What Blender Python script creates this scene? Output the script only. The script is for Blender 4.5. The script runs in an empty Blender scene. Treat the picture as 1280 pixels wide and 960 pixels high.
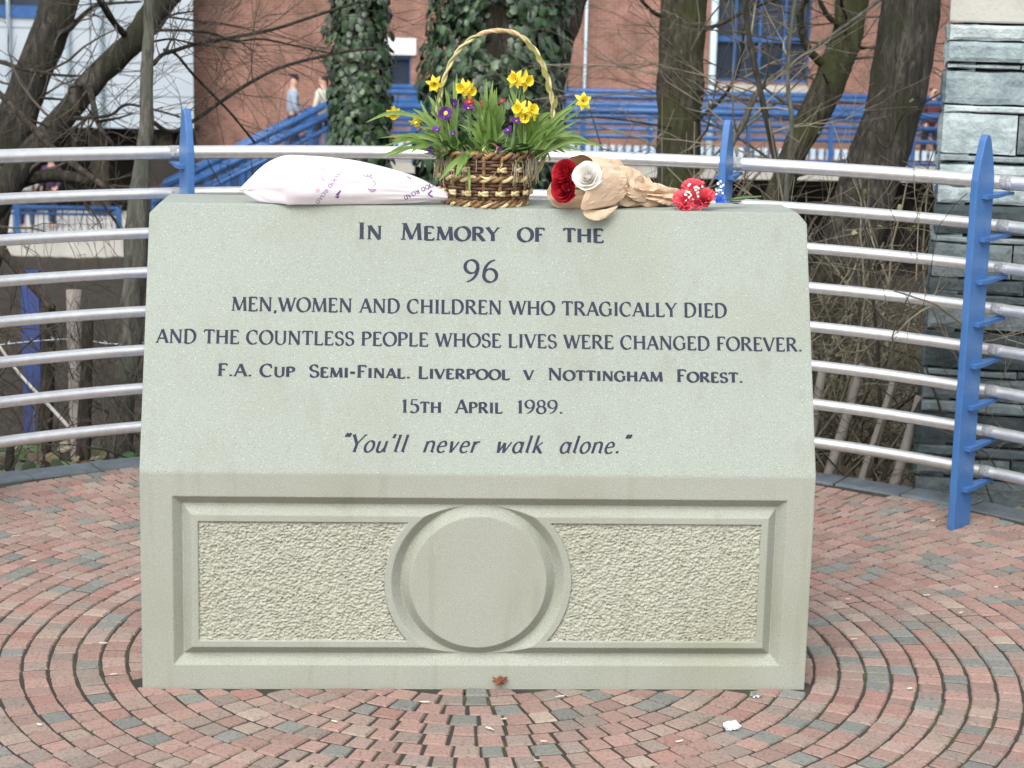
import bpy, bmesh, math, random
import numpy as np
from mathutils import Vector, Matrix, noise, Quaternion
R = math.radians
random.seed(7)
S = bpy.context.scene
COL = S.collection

# ------------------------------------------------------------------ camera
FPX, PITCH, ROLL, YAW = 2400.0, .1948, .0235, -.0637
CAM = Vector((-.2264, -4.6693, 1.717))
Zr = Matrix.Rotation(YAW, 3, 'Z')
_f = Zr @ Vector((0, math.cos(PITCH), -math.sin(PITCH)))
_u = Zr @ Vector((0, math.sin(PITCH), math.cos(PITCH)))
_r = Zr @ Vector((1, 0, 0))
CR = math.cos(ROLL) * _r + math.sin(ROLL) * _u
CU = -math.sin(ROLL) * _r + math.cos(ROLL) * _u
CF = _f
cam_d = bpy.data.cameras.new('camera'); cam = bpy.data.objects.new('camera', cam_d); COL.objects.link(cam)
m3 = Matrix((CR, CU, -CF)).transposed()
cam.matrix_world = Matrix.Translation(CAM) @ m3.to_4x4()
cam_d.sensor_width = 36; cam_d.lens = 36 * FPX / 1280
cam_d.clip_start = .05; cam_d.clip_end = 600
cam_d.dof.use_dof = True; cam_d.dof.focus_distance = 4.9; cam_d.dof.aperture_fstop = 8
S.camera = cam
S.render.resolution_x, S.render.resolution_y = 1024, 768

# ------------------------------------------------------------------ light
SUN_EL, SUN_AZ = R(50), R(200)          # azimuth clockwise from +Y
wd = bpy.data.worlds.new('World'); S.world = wd; wd.use_nodes = True
nt = wd.node_tree; bg = nt.nodes['Background']
sky = nt.nodes.new('ShaderNodeTexSky'); sky.sky_type = 'NISHITA'; sky.sun_disc = False
sky.sun_elevation = SUN_EL; sky.sun_rotation = SUN_AZ; sky.air_density = 1.2; sky.dust_density = 4
hs = nt.nodes.new('ShaderNodeHueSaturation'); hs.inputs['Saturation'].default_value = .3
nt.links.new(sky.outputs[0], hs.inputs['Color']); nt.links.new(hs.outputs[0], bg.inputs[0])
bg.inputs[1].default_value = .15
sd = bpy.data.lights.new('sun', 'SUN'); sun = bpy.data.objects.new('sun', sd); COL.objects.link(sun)
sd.energy = .55; sd.angle = R(40); sd.color = (1, .97, .92)
sdir = Vector((math.sin(SUN_AZ) * math.cos(SUN_EL), math.cos(SUN_AZ) * math.cos(SUN_EL), math.sin(SUN_EL)))
sun.rotation_euler = sdir.to_track_quat('Z', 'Y').to_euler()
sun.location = (0, 0, 8)
S.view_settings.view_transform = 'Standard'; S.view_settings.look = 'None'
S.view_settings.gamma = 1; S.view_settings.use_curve_mapping = False
S.view_settings.exposure = .95
S.render.engine = 'CYCLES'
S.cycles.use_denoising = True
S.cycles.max_bounces = 6

# ------------------------------------------------------------------ pixel helpers (photo pixels, 1280 x 960)
def ray(px, py): return (CF + CR * ((px - 640) / FPX) - CU * ((py - 480) / FPX))
def at(px, py, D): return CAM + ray(px, py) * D                       # camera depth D
def onplane(px, py, p0, n):
    d = ray(px, py); return CAM + d * ((p0 - CAM).dot(n) / d.dot(n))
def onY(px, py, Y): return onplane(px, py, Vector((0, Y, 0)), Vector((0, 1, 0)))
def onZ(px, py, Z): return onplane(px, py, Vector((0, 0, Z)), Vector((0, 0, 1)))

# ------------------------------------------------------------------ materials
MATS = {}
def mat(name, base, rough=.7, var=None, scale=8, detail=6, bump=0, bscale=60, metal=0, attr=False, spec=.4,
        coat=0, transl=0, stops=(.35, .65), coords='Object', stretch=(1, 1, 1)):
    if name in MATS: return MATS[name]
    m = bpy.data.materials.new(name); m.use_nodes = True; MATS[name] = m
    t = m.node_tree; p = t.nodes['Principled BSDF']
    p.inputs['Roughness'].default_value = rough; p.inputs['Metallic'].default_value = metal
    p.inputs['Specular IOR Level'].default_value = spec
    if coat: p.inputs['Coat Weight'].default_value = coat
    tc = t.nodes.new('ShaderNodeTexCoord')
    mp = t.nodes.new('ShaderNodeMapping'); mp.inputs['Scale'].default_value = stretch
    t.links.new(tc.outputs[coords], mp.inputs[0])
    co = mp.outputs[0]
    src = None
    if attr:
        a = t.nodes.new('ShaderNodeVertexColor'); a.layer_name = 'col'; src = a.outputs[0]
    if var:
        n = t.nodes.new('ShaderNodeTexNoise'); n.inputs['Scale'].default_value = scale; n.inputs['Detail'].default_value = detail
        n.inputs['Roughness'].default_value = .65
        t.links.new(co, n.inputs['Vector'])
        r = t.nodes.new('ShaderNodeValToRGB'); r.color_ramp.elements[0].position = stops[0]; r.color_ramp.elements[1].position = stops[1]
        r.color_ramp.elements[0].color = (*base, 1); r.color_ramp.elements[1].color = (*var, 1)
        t.links.new(n.outputs['Fac'], r.inputs[0])
        if src:
            mx = t.nodes.new('ShaderNodeMix'); mx.data_type = 'RGBA'; mx.blend_type = 'MULTIPLY'; mx.inputs[0].default_value = 1
            t.links.new(src, mx.inputs[6]); t.links.new(r.outputs[0], mx.inputs[7]); src = mx.outputs[2]
        else: src = r.outputs[0]
    if src: t.links.new(src, p.inputs['Base Color'])
    else: p.inputs['Base Color'].default_value = (*base, 1)
    if bump:
        n2 = t.nodes.new('ShaderNodeTexNoise'); n2.inputs['Scale'].default_value = bscale; n2.inputs['Detail'].default_value = 5
        t.links.new(co, n2.inputs['Vector'])
        b = t.nodes.new('ShaderNodeBump'); b.inputs['Strength'].default_value = bump; b.inputs['Distance'].default_value = .01
        t.links.new(n2.outputs['Fac'], b.inputs['Height']); t.links.new(b.outputs[0], p.inputs['Normal'])
    if transl:
        tr = t.nodes.new('ShaderNodeBsdfTranslucent'); ms = t.nodes.new('ShaderNodeMixShader'); ms.inputs[0].default_value = transl
        out = t.nodes['Material Output']
        if src: t.links.new(src, tr.inputs[0])
        else: tr.inputs[0].default_value = (*base, 1)
        t.links.new(p.outputs[0], ms.inputs[1]); t.links.new(tr.outputs[0], ms.inputs[2]); t.links.new(ms.outputs[0], out.inputs[0])
    return m

def stone_mat(name, base, dark, light, stain):
    """sawn sandstone-like granite: speckle, soft mottling, a few weathered stains and fine vertical run marks"""
    m = bpy.data.materials.new(name); m.use_nodes = True; MATS[name] = m
    t = m.node_tree; L = t.links.new; p = t.nodes['Principled BSDF']; p.inputs['Roughness'].default_value = .75
    p.inputs['Specular IOR Level'].default_value = .3
    tc = t.nodes.new('ShaderNodeTexCoord')
    def nz(sc, det, vec=None):
        n = t.nodes.new('ShaderNodeTexNoise'); n.inputs['Scale'].default_value = sc; n.inputs['Detail'].default_value = det
        L(vec or tc.outputs['Object'], n.inputs['Vector']); return n.outputs['Fac']
    def ramp(fac, a, b, ca, cb):
        r = t.nodes.new('ShaderNodeValToRGB'); r.color_ramp.elements[0].position = a; r.color_ramp.elements[1].position = b
        r.color_ramp.elements[0].color = (*ca, 1); r.color_ramp.elements[1].color = (*cb, 1); L(fac, r.inputs[0]); return r.outputs[0]
    def mixc(fac, a, b, mode='MIX'):
        x = t.nodes.new('ShaderNodeMix'); x.data_type = 'RGBA'; x.blend_type = mode
        if isinstance(fac, float): x.inputs[0].default_value = fac
        else: L(fac, x.inputs[0])
        for k, v in ((6, a), (7, b)):
            if isinstance(v, tuple): x.inputs[k].default_value = (*v, 1)
            else: L(v, x.inputs[k])
        return x.outputs[2]
    c = ramp(nz(3, 6), .3, .7, base, tuple(b * .93 for b in base))
    sp = ramp(nz(330, 2), .33, .44, (.75, .75, .75), (0, 0, 0))
    c = mixc(sp, c, dark)
    sl = ramp(nz(380, 1), .64, .74, (0, 0, 0), (.8, .8, .8))
    c = mixc(sl, c, light)
    mp = t.nodes.new('ShaderNodeMapping'); mp.inputs['Scale'].default_value = (14, 14, 1.6); L(tc.outputs['Object'], mp.inputs[0])
    run = ramp(nz(1.6, 5, mp.outputs[0]), .56, .78, (0, 0, 0), (.32, .32, .32))
    c = mixc(run, c, stain)
    pat = ramp(nz(2.6, 9), .50, .78, (0, 0, 0), (.5, .5, .5))
    c = mixc(pat, c, tuple(s * 1.2 for s in stain))
    L(c, p.inputs['Base Color'])
    b = t.nodes.new('ShaderNodeBump'); b.inputs['Strength'].default_value = .35; b.inputs['Distance'].default_value = .002
    L(nz(260, 3), b.inputs['Height']); L(b.outputs[0], p.inputs['Normal'])
    return m

M_stone = stone_mat('pale_stone', (.295, .328, .290), (.185, .21, .188), (.52, .55, .51), (.205, .21, .15))
M_stone2 = stone_mat('warm_lit_stone', (.322, .340, .290), (.20, .208, .175), (.53, .55, .49), (.195, .20, .13))  # same stone tinted warmer; the lower face's light is put into its colour
M_rough = stone_mat('tooled_stone', (.385, .395, .325), (.25, .25, .20), (.58, .57, .50), (.25, .24, .16))
M_ink = mat('inscription_paint', (.007, .013, .030), .7, (.017, .027, .05), 60, 3)
M_steel = mat('brushed_steel', (.84, .85, .84), .40, (.72, .74, .74), 30, 3, metal=.82)
M_weld = mat('weld_mark', (.62, .64, .66), .5, (.32, .33, .34), 140, 3, metal=.7, bump=.8, bscale=300)
M_blue = mat('blue_paint', (.045, .135, .34), .45, (.06, .16, .38), 14, 5, bump=.12, bscale=120)
M_blue2 = mat('far_blue_paint', (.022, .08, .23), .35, (.035, .115, .30), 3, 3)
M_sett = mat('sett', (.62, .62, .62), .9, (1.12, 1.10, 1.08), 95, 5, attr=True, bump=.6, bscale=180, stops=(.30, .50))
M_bed = mat('joint_sand', (.042, .036, .030), .95, (.062, .074, .03), 5, 5, bump=.6, bscale=150, stops=(.5, .64))
M_kerb = mat('kerb_stone', (.17, .205, .235), .85, (.115, .135, .15), 12, 5, bump=.4, bscale=120)
M_soil = mat('bank_soil', (.013, .0105, .008), .95, (.034, .027, .018), 4, 8, bump=.8, bscale=20)
def bark_mat(name, dark, mid, light, moss=None):
    m = bpy.data.materials.new(name); m.use_nodes = True; t = m.node_tree; L = t.links.new; p = t.nodes['Principled BSDF']; p.inputs['Roughness'].default_value = .92; p.inputs['Specular IOR Level'].default_value = .2
    tc = t.nodes.new('ShaderNodeTexCoord'); mp = t.nodes.new('ShaderNodeMapping'); mp.inputs['Scale'].default_value = (1, 1, .16); L(tc.outputs['Object'], mp.inputs[0])
    n = t.nodes.new('ShaderNodeTexNoise'); n.inputs['Scale'].default_value = 34; n.inputs['Detail'].default_value = 7; n.inputs['Roughness'].default_value = .7; n.inputs['Distortion'].default_value = .8; L(mp.outputs[0], n.inputs['Vector'])
    n2 = t.nodes.new('ShaderNodeTexNoise'); n2.inputs['Scale'].default_value = 5; n2.inputs['Detail'].default_value = 6; L(tc.outputs['Object'], n2.inputs['Vector'])
    r = t.nodes.new('ShaderNodeValToRGB'); e = r.color_ramp.elements; e[0].position = .36; e[0].color = (*dark, 1); e[1].position = .66; e[1].color = (*light, 1); k = e.new(.52); k.color = (*mid, 1); L(n.outputs['Fac'], r.inputs[0])
    c = r.outputs[0]
    r2 = t.nodes.new('ShaderNodeValToRGB'); r2.color_ramp.elements[0].position = .44; r2.color_ramp.elements[1].position = .62; r2.color_ramp.elements[1].color = (.75, .75, .75, 1); L(n2.outputs['Fac'], r2.inputs[0])
    x = t.nodes.new('ShaderNodeMix'); x.data_type = 'RGBA'; L(r2.outputs[0], x.inputs[0]); L(c, x.inputs[6]); x.inputs[7].default_value = (*(moss or tuple(v * .55 for v in mid)), 1)
    L(x.outputs[2], p.inputs['Base Color'])
    b = t.nodes.new('ShaderNodeBump'); b.inputs['Strength'].default_value = 1; b.inputs['Distance'].default_value = .035; L(n.outputs['Fac'], b.inputs['Height']); L(b.outputs[0], p.inputs['Normal'])
    return m
M_bark = bark_mat('bark', (.022, .018, .014), (.06, .05, .038), (.13, .11, .085))
M_barkg = bark_mat('mossy_bark', (.024, .023, .016), (.064, .059, .041), (.13, .12, .088), (.05, .058, .02))
M_barkd = bark_mat('dark_bark', (.020, .018, .016), (.056, .050, .043), (.125, .114, .098), (.034, .036, .02))
M_barkp = bark_mat('pale_bark', (.05, .046, .038), (.12, .115, .098), (.22, .21, .185), (.10, .115, .085))
M_twig = mat('twig', (.032, .027, .021), .9, (.095, .08, .058), 2.5, 3, attr=False)
M_twigp = mat('pale_twig', (.26, .235, .17), .9, (.11, .095, .066), 3, 3)
M_ivy = mat('ivy_leaf', (1, 1, 1), .38, (.7, .75, .7), 9, 3, attr=True, spec=.5)
M_stake = mat('weathered_wood', (.30, .28, .25), .9, (.17, .15, .13), 18, 6, bump=.6, bscale=40, stretch=(1, 1, .2))
M_slate = mat('slate_stone', (1.08, 1.08, 1.06), .95, (.62, .66, .66), 13, 9, attr=True, bump=1, bscale=48, spec=.12)
M_cap = mat('cap_stone', (.48, .48, .43), .8, (.40, .40, .36), 5, 6, bump=.3, bscale=60)
M_mortar = mat('dark_joint', (.03, .033, .035), .95, (.05, .052, .05), 12, 4)
M_concrete = mat('pale_concrete', (.50, .49, .45), .85, (.36, .35, .31), 1.2, 6)
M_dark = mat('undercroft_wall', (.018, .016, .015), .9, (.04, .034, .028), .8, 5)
M_panel = mat('white_cladding', (.44, .49, .54), .6, (.36, .42, .47), .35, 5)
M_glass = mat('window_glass', (.02, .03, .05), .08, (.04, .055, .08), .6, 3, spec=.6)
M_white = mat('white_paint', (.72, .76, .80), .5)
M_pipe = mat('pipe_paint', (.50, .62, .70), .5, (.40, .52, .6), 2, 3)

def brick_mat():
    m = bpy.data.materials.new('red_brick'); m.use_nodes = True; t = m.node_tree; L = t.links.new; p = t.nodes['Principled BSDF']
    tc = t.nodes.new('ShaderNodeTexCoord'); mp = t.nodes.new('ShaderNodeMapping'); mp.inputs['Rotation'].default_value = (R(90), 0, 0)
    L(tc.outputs['Object'], mp.inputs[0])
    b = t.nodes.new('ShaderNodeTexBrick'); b.inputs['Scale'].default_value = 1; b.inputs['Brick Width'].default_value = .225
    b.inputs['Row Height'].default_value = .075; b.inputs['Mortar Size'].default_value = .008
    b.inputs['Color1'].default_value = (.32, .152, .108, 1); b.inputs['Color2'].default_value = (.25, .115, .088, 1); b.inputs['Mortar'].default_value = (.33, .27, .235, 1)
    L(mp.outputs[0], b.inputs['Vector'])
    n = t.nodes.new('ShaderNodeTexNoise'); n.inputs['Scale'].default_value = 1.1; n.inputs['Detail'].default_value = 8; n.inputs['Roughness'].default_value = .7
    L(tc.outputs['Object'], n.inputs['Vector'])
    r = t.nodes.new('ShaderNodeValToRGB'); r.color_ramp.elements[0].position = .35; r.color_ramp.elements[1].position = .66
    r.color_ramp.elements[0].color = (.50, .50, .46, 1); r.color_ramp.elements[1].color = (1.22, 1.16, 1.14, 1); L(n.outputs['Fac'], r.inputs[0])
    x = t.nodes.new('ShaderNodeMix'); x.data_type = 'RGBA'; x.blend_type = 'MULTIPLY'; x.inputs[0].default_value = 1
    L(b.outputs[0], x.inputs[6]); L(r.outputs[0], x.inputs[7]); L(x.outputs[2], p.inputs['Base Color']); p.inputs['Roughness'].default_value = .85
    return m
M_brick = brick_mat()

# ------------------------------------------------------------------ mesh helpers
class MB:
    def __init__(s): s.v = []; s.f = []; s.m = []; s.c = []; s.mi = 0; s.col = (1, 1, 1)
    def face(s, idx): s.f.append(tuple(idx)); s.m.append(s.mi); s.c.append(s.col)
    def add(s, pts): k = len(s.v); s.v.extend(Vector(p) for p in pts); return list(range(k, k + len(pts)))
    def poly(s, pts): s.face(s.add(pts))
    def hexa(s, b, t):                       # b, t: 4 bottom and 4 top points, ccw from above
        i = s.add(list(b) + list(t))
        for q in ((3, 2, 1, 0), (4, 5, 6, 7), (0, 1, 5, 4), (1, 2, 6, 5), (2, 3, 7, 6), (3, 0, 4, 7)): s.face([i[k] for k in q])
    def box(s, a, b):
        (x0, y0, z0), (x1, y1, z1) = a, b
        s.hexa([(x0, y0, z0), (x1, y0, z0), (x1, y1, z0), (x0, y1, z0)], [(x0, y0, z1), (x1, y0, z1), (x1, y1, z1), (x0, y1, z1)])
    def tube(s, pts, rad, n=8, caps=True, wob=0, seed=0, closed=False):
        pts = [Vector(p) for p in pts]; N = len(pts)
        if not hasattr(rad, '__len__'): rad = [rad] * N
        tg = []
        for k in range(N):
            if closed: d = pts[(k + 1) % N] - pts[k - 1]
            else: d = pts[min(k + 1, N - 1)] - pts[max(k - 1, 0)]
            tg.append(d.normalized() if d.length > 1e-9 else Vector((0, 0, 1)))
        a = tg[0].orthogonal().normalized(); rings = []
        for k in range(N):
            a = (a - tg[k] * a.dot(tg[k]))
            a = a.normalized() if a.length > 1e-6 else tg[k].orthogonal().normalized()
            b = tg[k].cross(a); ring = []
            for j in range(n):
                th = 2 * math.pi * j / n; d = a * math.cos(th) + b * math.sin(th); rr = rad[k]
                if wob:
                    q = pts[k] + d * rad[k]
                    rr *= 1 + wob * noise.noise(q * (1.2 / max(rad[k], .004)) * .5 + Vector((seed, 0, 0))) + wob * .6 * noise.noise(Vector((q.x * 22, q.y * 22, q.z * 5 + seed)))
                ring.append(pts[k] + d * rr)
            rings.append(s.add(ring))
        for k in range(N if closed else N - 1):
            A, B = rings[k], rings[(k + 1) % N]
            for j in range(n): s.face((A[j], A[(j + 1) % n], B[(j + 1) % n], B[j]))
        if caps and not closed: s.face(rings[0][::-1]); s.face(rings[-1])
    def build(s, name, mats, parent=None, smooth=True, loc=None):
        me = bpy.data.meshes.new(name)
        off = Vector(loc) if loc is not None else Vector((0, 0, 0))
        me.from_pydata([tuple(v - off) for v in s.v], [], s.f)
        for m in (mats if isinstance(mats, (list, tuple)) else [mats]): me.materials.append(m)
        me.polygons.foreach_set('material_index', s.m)
        me.polygons.foreach_set('use_smooth', [smooth] * len(s.f))
        if any(c != (1, 1, 1) for c in s.c):
            ca = me.color_attributes.new('col', 'FLOAT_COLOR', 'CORNER')
            arr = []
            for f, c in zip(s.f, s.c): arr.extend((*c, 1) * len(f))
            ca.data.foreach_set('color', arr)
        me.validate(); me.update()
        o = bpy.data.objects.new(name, me); COL.objects.link(o)
        if parent is not None:
            o.parent = parent
            if loc is None: o.location = -parent.location          # vertices are in world space
            else: o.location = off - parent.location
        elif loc is not None: o.location = off
        return o
def tag(o, label=None, cat=None, group=None, kind=None):
    if label: o['label'] = label
    if cat: o['category'] = cat
    if group: o['group'] = group
    if kind: o['kind'] = kind
    return o
def empty(name, loc, label=None, cat=None, group=None):
    o = bpy.data.objects.new(name, None); o.empty_display_size = .1; COL.objects.link(o); o.location = loc
    return tag(o, label, cat, group)
def catmull(pts, n=6):
    P = [Vector(p) for p in pts]; P = [P[0] * 2 - P[1]] + P + [P[-1] * 2 - P[-2]]; out = []
    for k in range(1, len(P) - 2):
        for j in range(n):
            t = j / n; a, b, c, d = P[k - 1:k + 3]
            out.append(.5 * ((2 * b) + (c - a) * t + (2 * a - 5 * b + 4 * c - d) * t * t + (3 * b - a - 3 * c + d) * t ** 3))
    out.append(P[-2]); return out
def lerps(vals, n):
    """values resampled to match catmull(pts, n)"""
    out = []
    for a, b in zip(vals, vals[1:]): out += [a + (b - a) * j / n for j in range(n)]
    return out + [vals[-1]]
rnd = random.uniform

# ================================================================== PAVING
RC = Vector((-.05, -.03, 0))                      # centre of the round plaza
R_PAVE, R_KERB = 2.62, 2.77
def paving():
    rs = random.Random(3); b = MB()
    pal = [((.292, .194, .166), 30), ((.268, .186, .160), 30), ((.290, .218, .188), 22), ((.244, .202, .175), 18), ((.180, .187, .172), 18), ((.31, .252, .208), 5), ((.285, .172, .145), 5)]
    SC = Vector((0, .33, 0))
    cols = [c for c, w in pal for _ in range(w)]
    pitch = .0672; r = .05
    while r < R_PAVE + .5:
        r1 = r + pitch; n = max(6, int(2 * math.pi * (r + pitch / 2) / .0640)); ph = rs.random() * 6.28
        edges = [ph + 2 * math.pi * (k + rs.uniform(-.09, .09)) / n for k in range(n)]
        edges.append(edges[0] + 2 * math.pi)
        for k in range(n):
            a0, a1 = edges[k], edges[k + 1]
            am = (a0 + a1) / 2; x, y = SC.x + (r + .035) * math.cos(am), SC.y + (r + .035) * math.sin(am)
            if abs(x) < .851 and -.002 < y < .507: continue
            if math.hypot(x - RC.x, y - RC.y) > R_PAVE - .012: continue
            gap = .0025; ga = .0029 / (r + .03)
            rr0, rr1 = r + gap + rs.uniform(-.001, .001), r1 - gap + rs.uniform(-.001, .001)
            z = rs.uniform(-.0014, .0014); tx, ty = rs.uniform(-.014, .014), rs.uniform(-.014, .014)
            def P(rad, a, h):
                X, Y = SC.x + rad * math.cos(a), SC.y + rad * math.sin(a)
                q = math.hypot(X - RC.x, Y - RC.y)
                if q > R_PAVE: X, Y = RC.x + (X - RC.x) * R_PAVE / q, RC.y + (Y - RC.y) * R_PAVE / q
                if abs(X) < .857 and -.009 < Y < .513:      # cut to fit round the stone
                    if y < 0: Y = -.009
                    elif y > .505: Y = .513
                    else: X = math.copysign(.857, X)
                return (X, Y, h + z + tx * (X - x) + ty * (Y - y))
            j = [rs.uniform(-.0020, .0020) for _ in range(8)]
            rad = [rr0 + j[0], rr1 + j[1], rr1 + j[2], rr0 + j[3]]
            ang = [a0 + ga + j[4] / r, a0 + ga + j[5] / r, a1 - ga + j[6] / r, a1 - ga + j[7] / r]
            cr = sum(rad) / 4; ca = sum(ang) / 4
            ins = .0042
            top = [P(cr + (q - cr) * (1 - ins / .032), ca + (t - ca) * (1 - ins / .032), 0) for q, t in zip(rad, ang)]
            mid = [P(q, t, -.0060) for q, t in zip(rad, ang)]
            bot = [P(q, t, -.03) for q, t in zip(rad, ang)]
            c = rs.choice(cols); kk = rs.uniform(.86, 1.14); b.col = tuple(v * kk for v in c)
            i = b.add(bot + mid + top)
            b.face((i[8], i[11], i[10], i[9]))
            for q in range(4):
                w = (q + 1) % 4
                b.face((i[4 + q], i[8 + q], i[8 + w], i[4 + w])); b.face((i[q], i[4 + q], i[4 + w], i[w]))
        r = r1
    bm_fix(b.build('paving', M_sett, smooth=False), 'structure')
def bm_fix(o, kind=None):
    me = o.data; bm = bmesh.new(); bm.from_mesh(me); bmesh.ops.recalc_face_normals(bm, faces=bm.faces); bm.to_mesh(me); bm.free()
    if kind: o['kind'] = kind
    return o
paving()
def ring_sheet(name, r0, r1, z, m, n=96):
    b = MB(); A = []
    for rr in (r0, r1): A.append(b.add([(RC.x + rr * math.cos(2 * math.pi * k / n), RC.y + rr * math.sin(2 * math.pi * k / n), z) for k in range(n)]))
    for k in range(n): w = (k + 1) % n; b.face((A[0][k], A[1][k], A[1][w], A[0][w]))
    return tag(b.build(name, m, smooth=False), kind='structure')
ring_sheet('paving_bed', .02, R_PAVE + .01, -.0042, M_bed)
def kerb():
    b = MB(); n = 64; rs = random.Random(5)
    for k in range(n):
        a0, a1 = 2 * math.pi * (k + .012) / n, 2 * math.pi * (k + .988) / n
        bot, top = [], []
        z = rs.uniform(.0, .006)
        for rr, a in ((R_PAVE + .012, a0), (R_KERB, a0), (R_KERB, a1), (R_PAVE + .012, a1)):
            x, y = RC.x + rr * math.cos(a), RC.y + rr * math.sin(a); bot.append((x, y, -.12)); top.append((x, y, z))
        b.hexa(bot, top)
    o = bm_fix(b.build('kerb', M_kerb, smooth=False), 'structure')
    bv = o.modifiers.new('edge', 'BEVEL'); bv.width = .006; bv.segments = 2
kerb()
# ground: one terrain sheet, valley behind the plaza
def ground_z(x, y):
    r = math.hypot(x - RC.x, y - RC.y)
    if r < 2.85: return -.10
    h = -.10 - .20 * min(r - 2.85, 2.4) - .62 * max(0, min(r - 5.25, 7)) * (1 if y > -1 else max(0, 1 + (y + 1) / 2))
    if y < -1 and r > 5.25: pass
    h = max(h, -4.9)
    if y > 26: h = max(h, -4.9 + min(1, (y - 26) / 5) * .95)
    h += (.10 * noise.noise(Vector((x * .9, y * .9, 0))) + .05 * noise.noise(Vector((x * 3.1, y * 3.1, 2)))) * min(1, (r - 2.85) * 1.5)
    return h
def terrain():
    b = MB()
    xs = sorted(set([-220, -120, -70, -45, -30, -22, -16] + [round(-12 + .3 * k, 3) for k in range(81)] + [16, 22, 30, 45, 70, 120, 220]))
    ys = sorted(set([-60, -30, -15] + [round(-9 + .3 * k, 3) for k in range(100)] + [22, 24, 26, 28, 30, 32, 36, 40, 48, 60, 90, 150, 250]))
    rows = [b.add([(x, y, ground_z(x, y)) for x in xs]) for y in ys]
    for j in range(len(ys) - 1):
        for i in range(len(xs) - 1): b.face((rows[j][i], rows[j][i + 1], rows[j + 1][i + 1], rows[j + 1][i]))
    tag(b.build('ground', M_soil), kind='structure')
terrain()

# ================================================================== MEMORIAL STONE
W2 = .849; H1 = .561; YT = .277; ZT = 1.2023; YB = .505
mon = empty('memorial_stone', (0, .25, 0), 'large pale stone memorial with engraved lettering on its sloping face and an empty roundel below', 'memorial')
def monument():
    bm = bmesh.new()
    ch = .027
    prof = [(0, -.05), (0, H1), (YT, ZT), (YB, ZT), (YB, -.05)]           # y, z
    # full profile at the flanks with the two top corners cut off
    k = ch / (ZT - H1) ; ycut = YT - (YT) * k
    def V(x, y, z): return bm.verts.new((x, y, z))
    L = [V(-W2, 0, -.05), V(-W2, 0, H1), V(-W2, ycut, ZT - ch), V(-W2, YB, ZT - ch), V(-W2, YB, -.05)]
    Rr = [V(W2, 0, -.05), V(W2, 0, H1), V(W2, ycut, ZT - ch), V(W2, YB, ZT - ch), V(W2, YB, -.05)]
    LT = [V(-W2 + ch, YT, ZT), V(-W2 + ch, YB, ZT)]; RT = [V(W2 - ch * .85, YT, ZT), V(W2 - ch * .85, YB, ZT)]
    F = bm.faces.new
    F(L[::-1]); F(Rr)
    front = F((L[0], Rr[0], Rr[1], L[1]))
    F((L[1], Rr[1], Rr[2], RT[0], LT[0], L[2])); F((LT[0], RT[0], RT[1], LT[1]))
    F((L[2], LT[0], LT[1], L[3])); F((Rr[2], Rr[3], RT[1], RT[0]))
    F((L[3], LT[1], RT[1], Rr[3], Rr[4], L[4])); F((L[4], Rr[4], Rr[0], L[0]))
    bmesh.ops.recalc_face_normals(bm, faces=bm.faces)
    bmesh.ops.bevel(bm, geom=list(bm.edges), offset=.0045, segments=2, profile=.6, affect='EDGES')
    bm.faces.ensure_lookup_table(); bm.normal_update()
    front = max((f for f in bm.faces if f.normal.y < -.99), key=lambda f: f.calc_area())
    bmesh.ops.inset_region(bm, faces=[front], thickness=.012)
    xs = [v.co.x for v in front.verts]; zs = [v.co.z for v in front.verts]
    bnd = (min(xs), max(xs), max(.004, min(zs)), max(zs))
    zmin = min(zs); bmesh.ops.delete(bm, geom=[front], context='FACES')
    me = bpy.data.meshes.new('body'); bm.to_mesh(me); bm.free()
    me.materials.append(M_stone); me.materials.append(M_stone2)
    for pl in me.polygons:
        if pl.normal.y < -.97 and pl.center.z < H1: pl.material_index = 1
    o = bpy.data.objects.new('body', me); COL.objects.link(o); o.parent = mon; o.location = -mon.location
    return bnd[0], bnd[1], zmin, bnd[3]
X0, X1, Z0, Z1 = monument()
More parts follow.
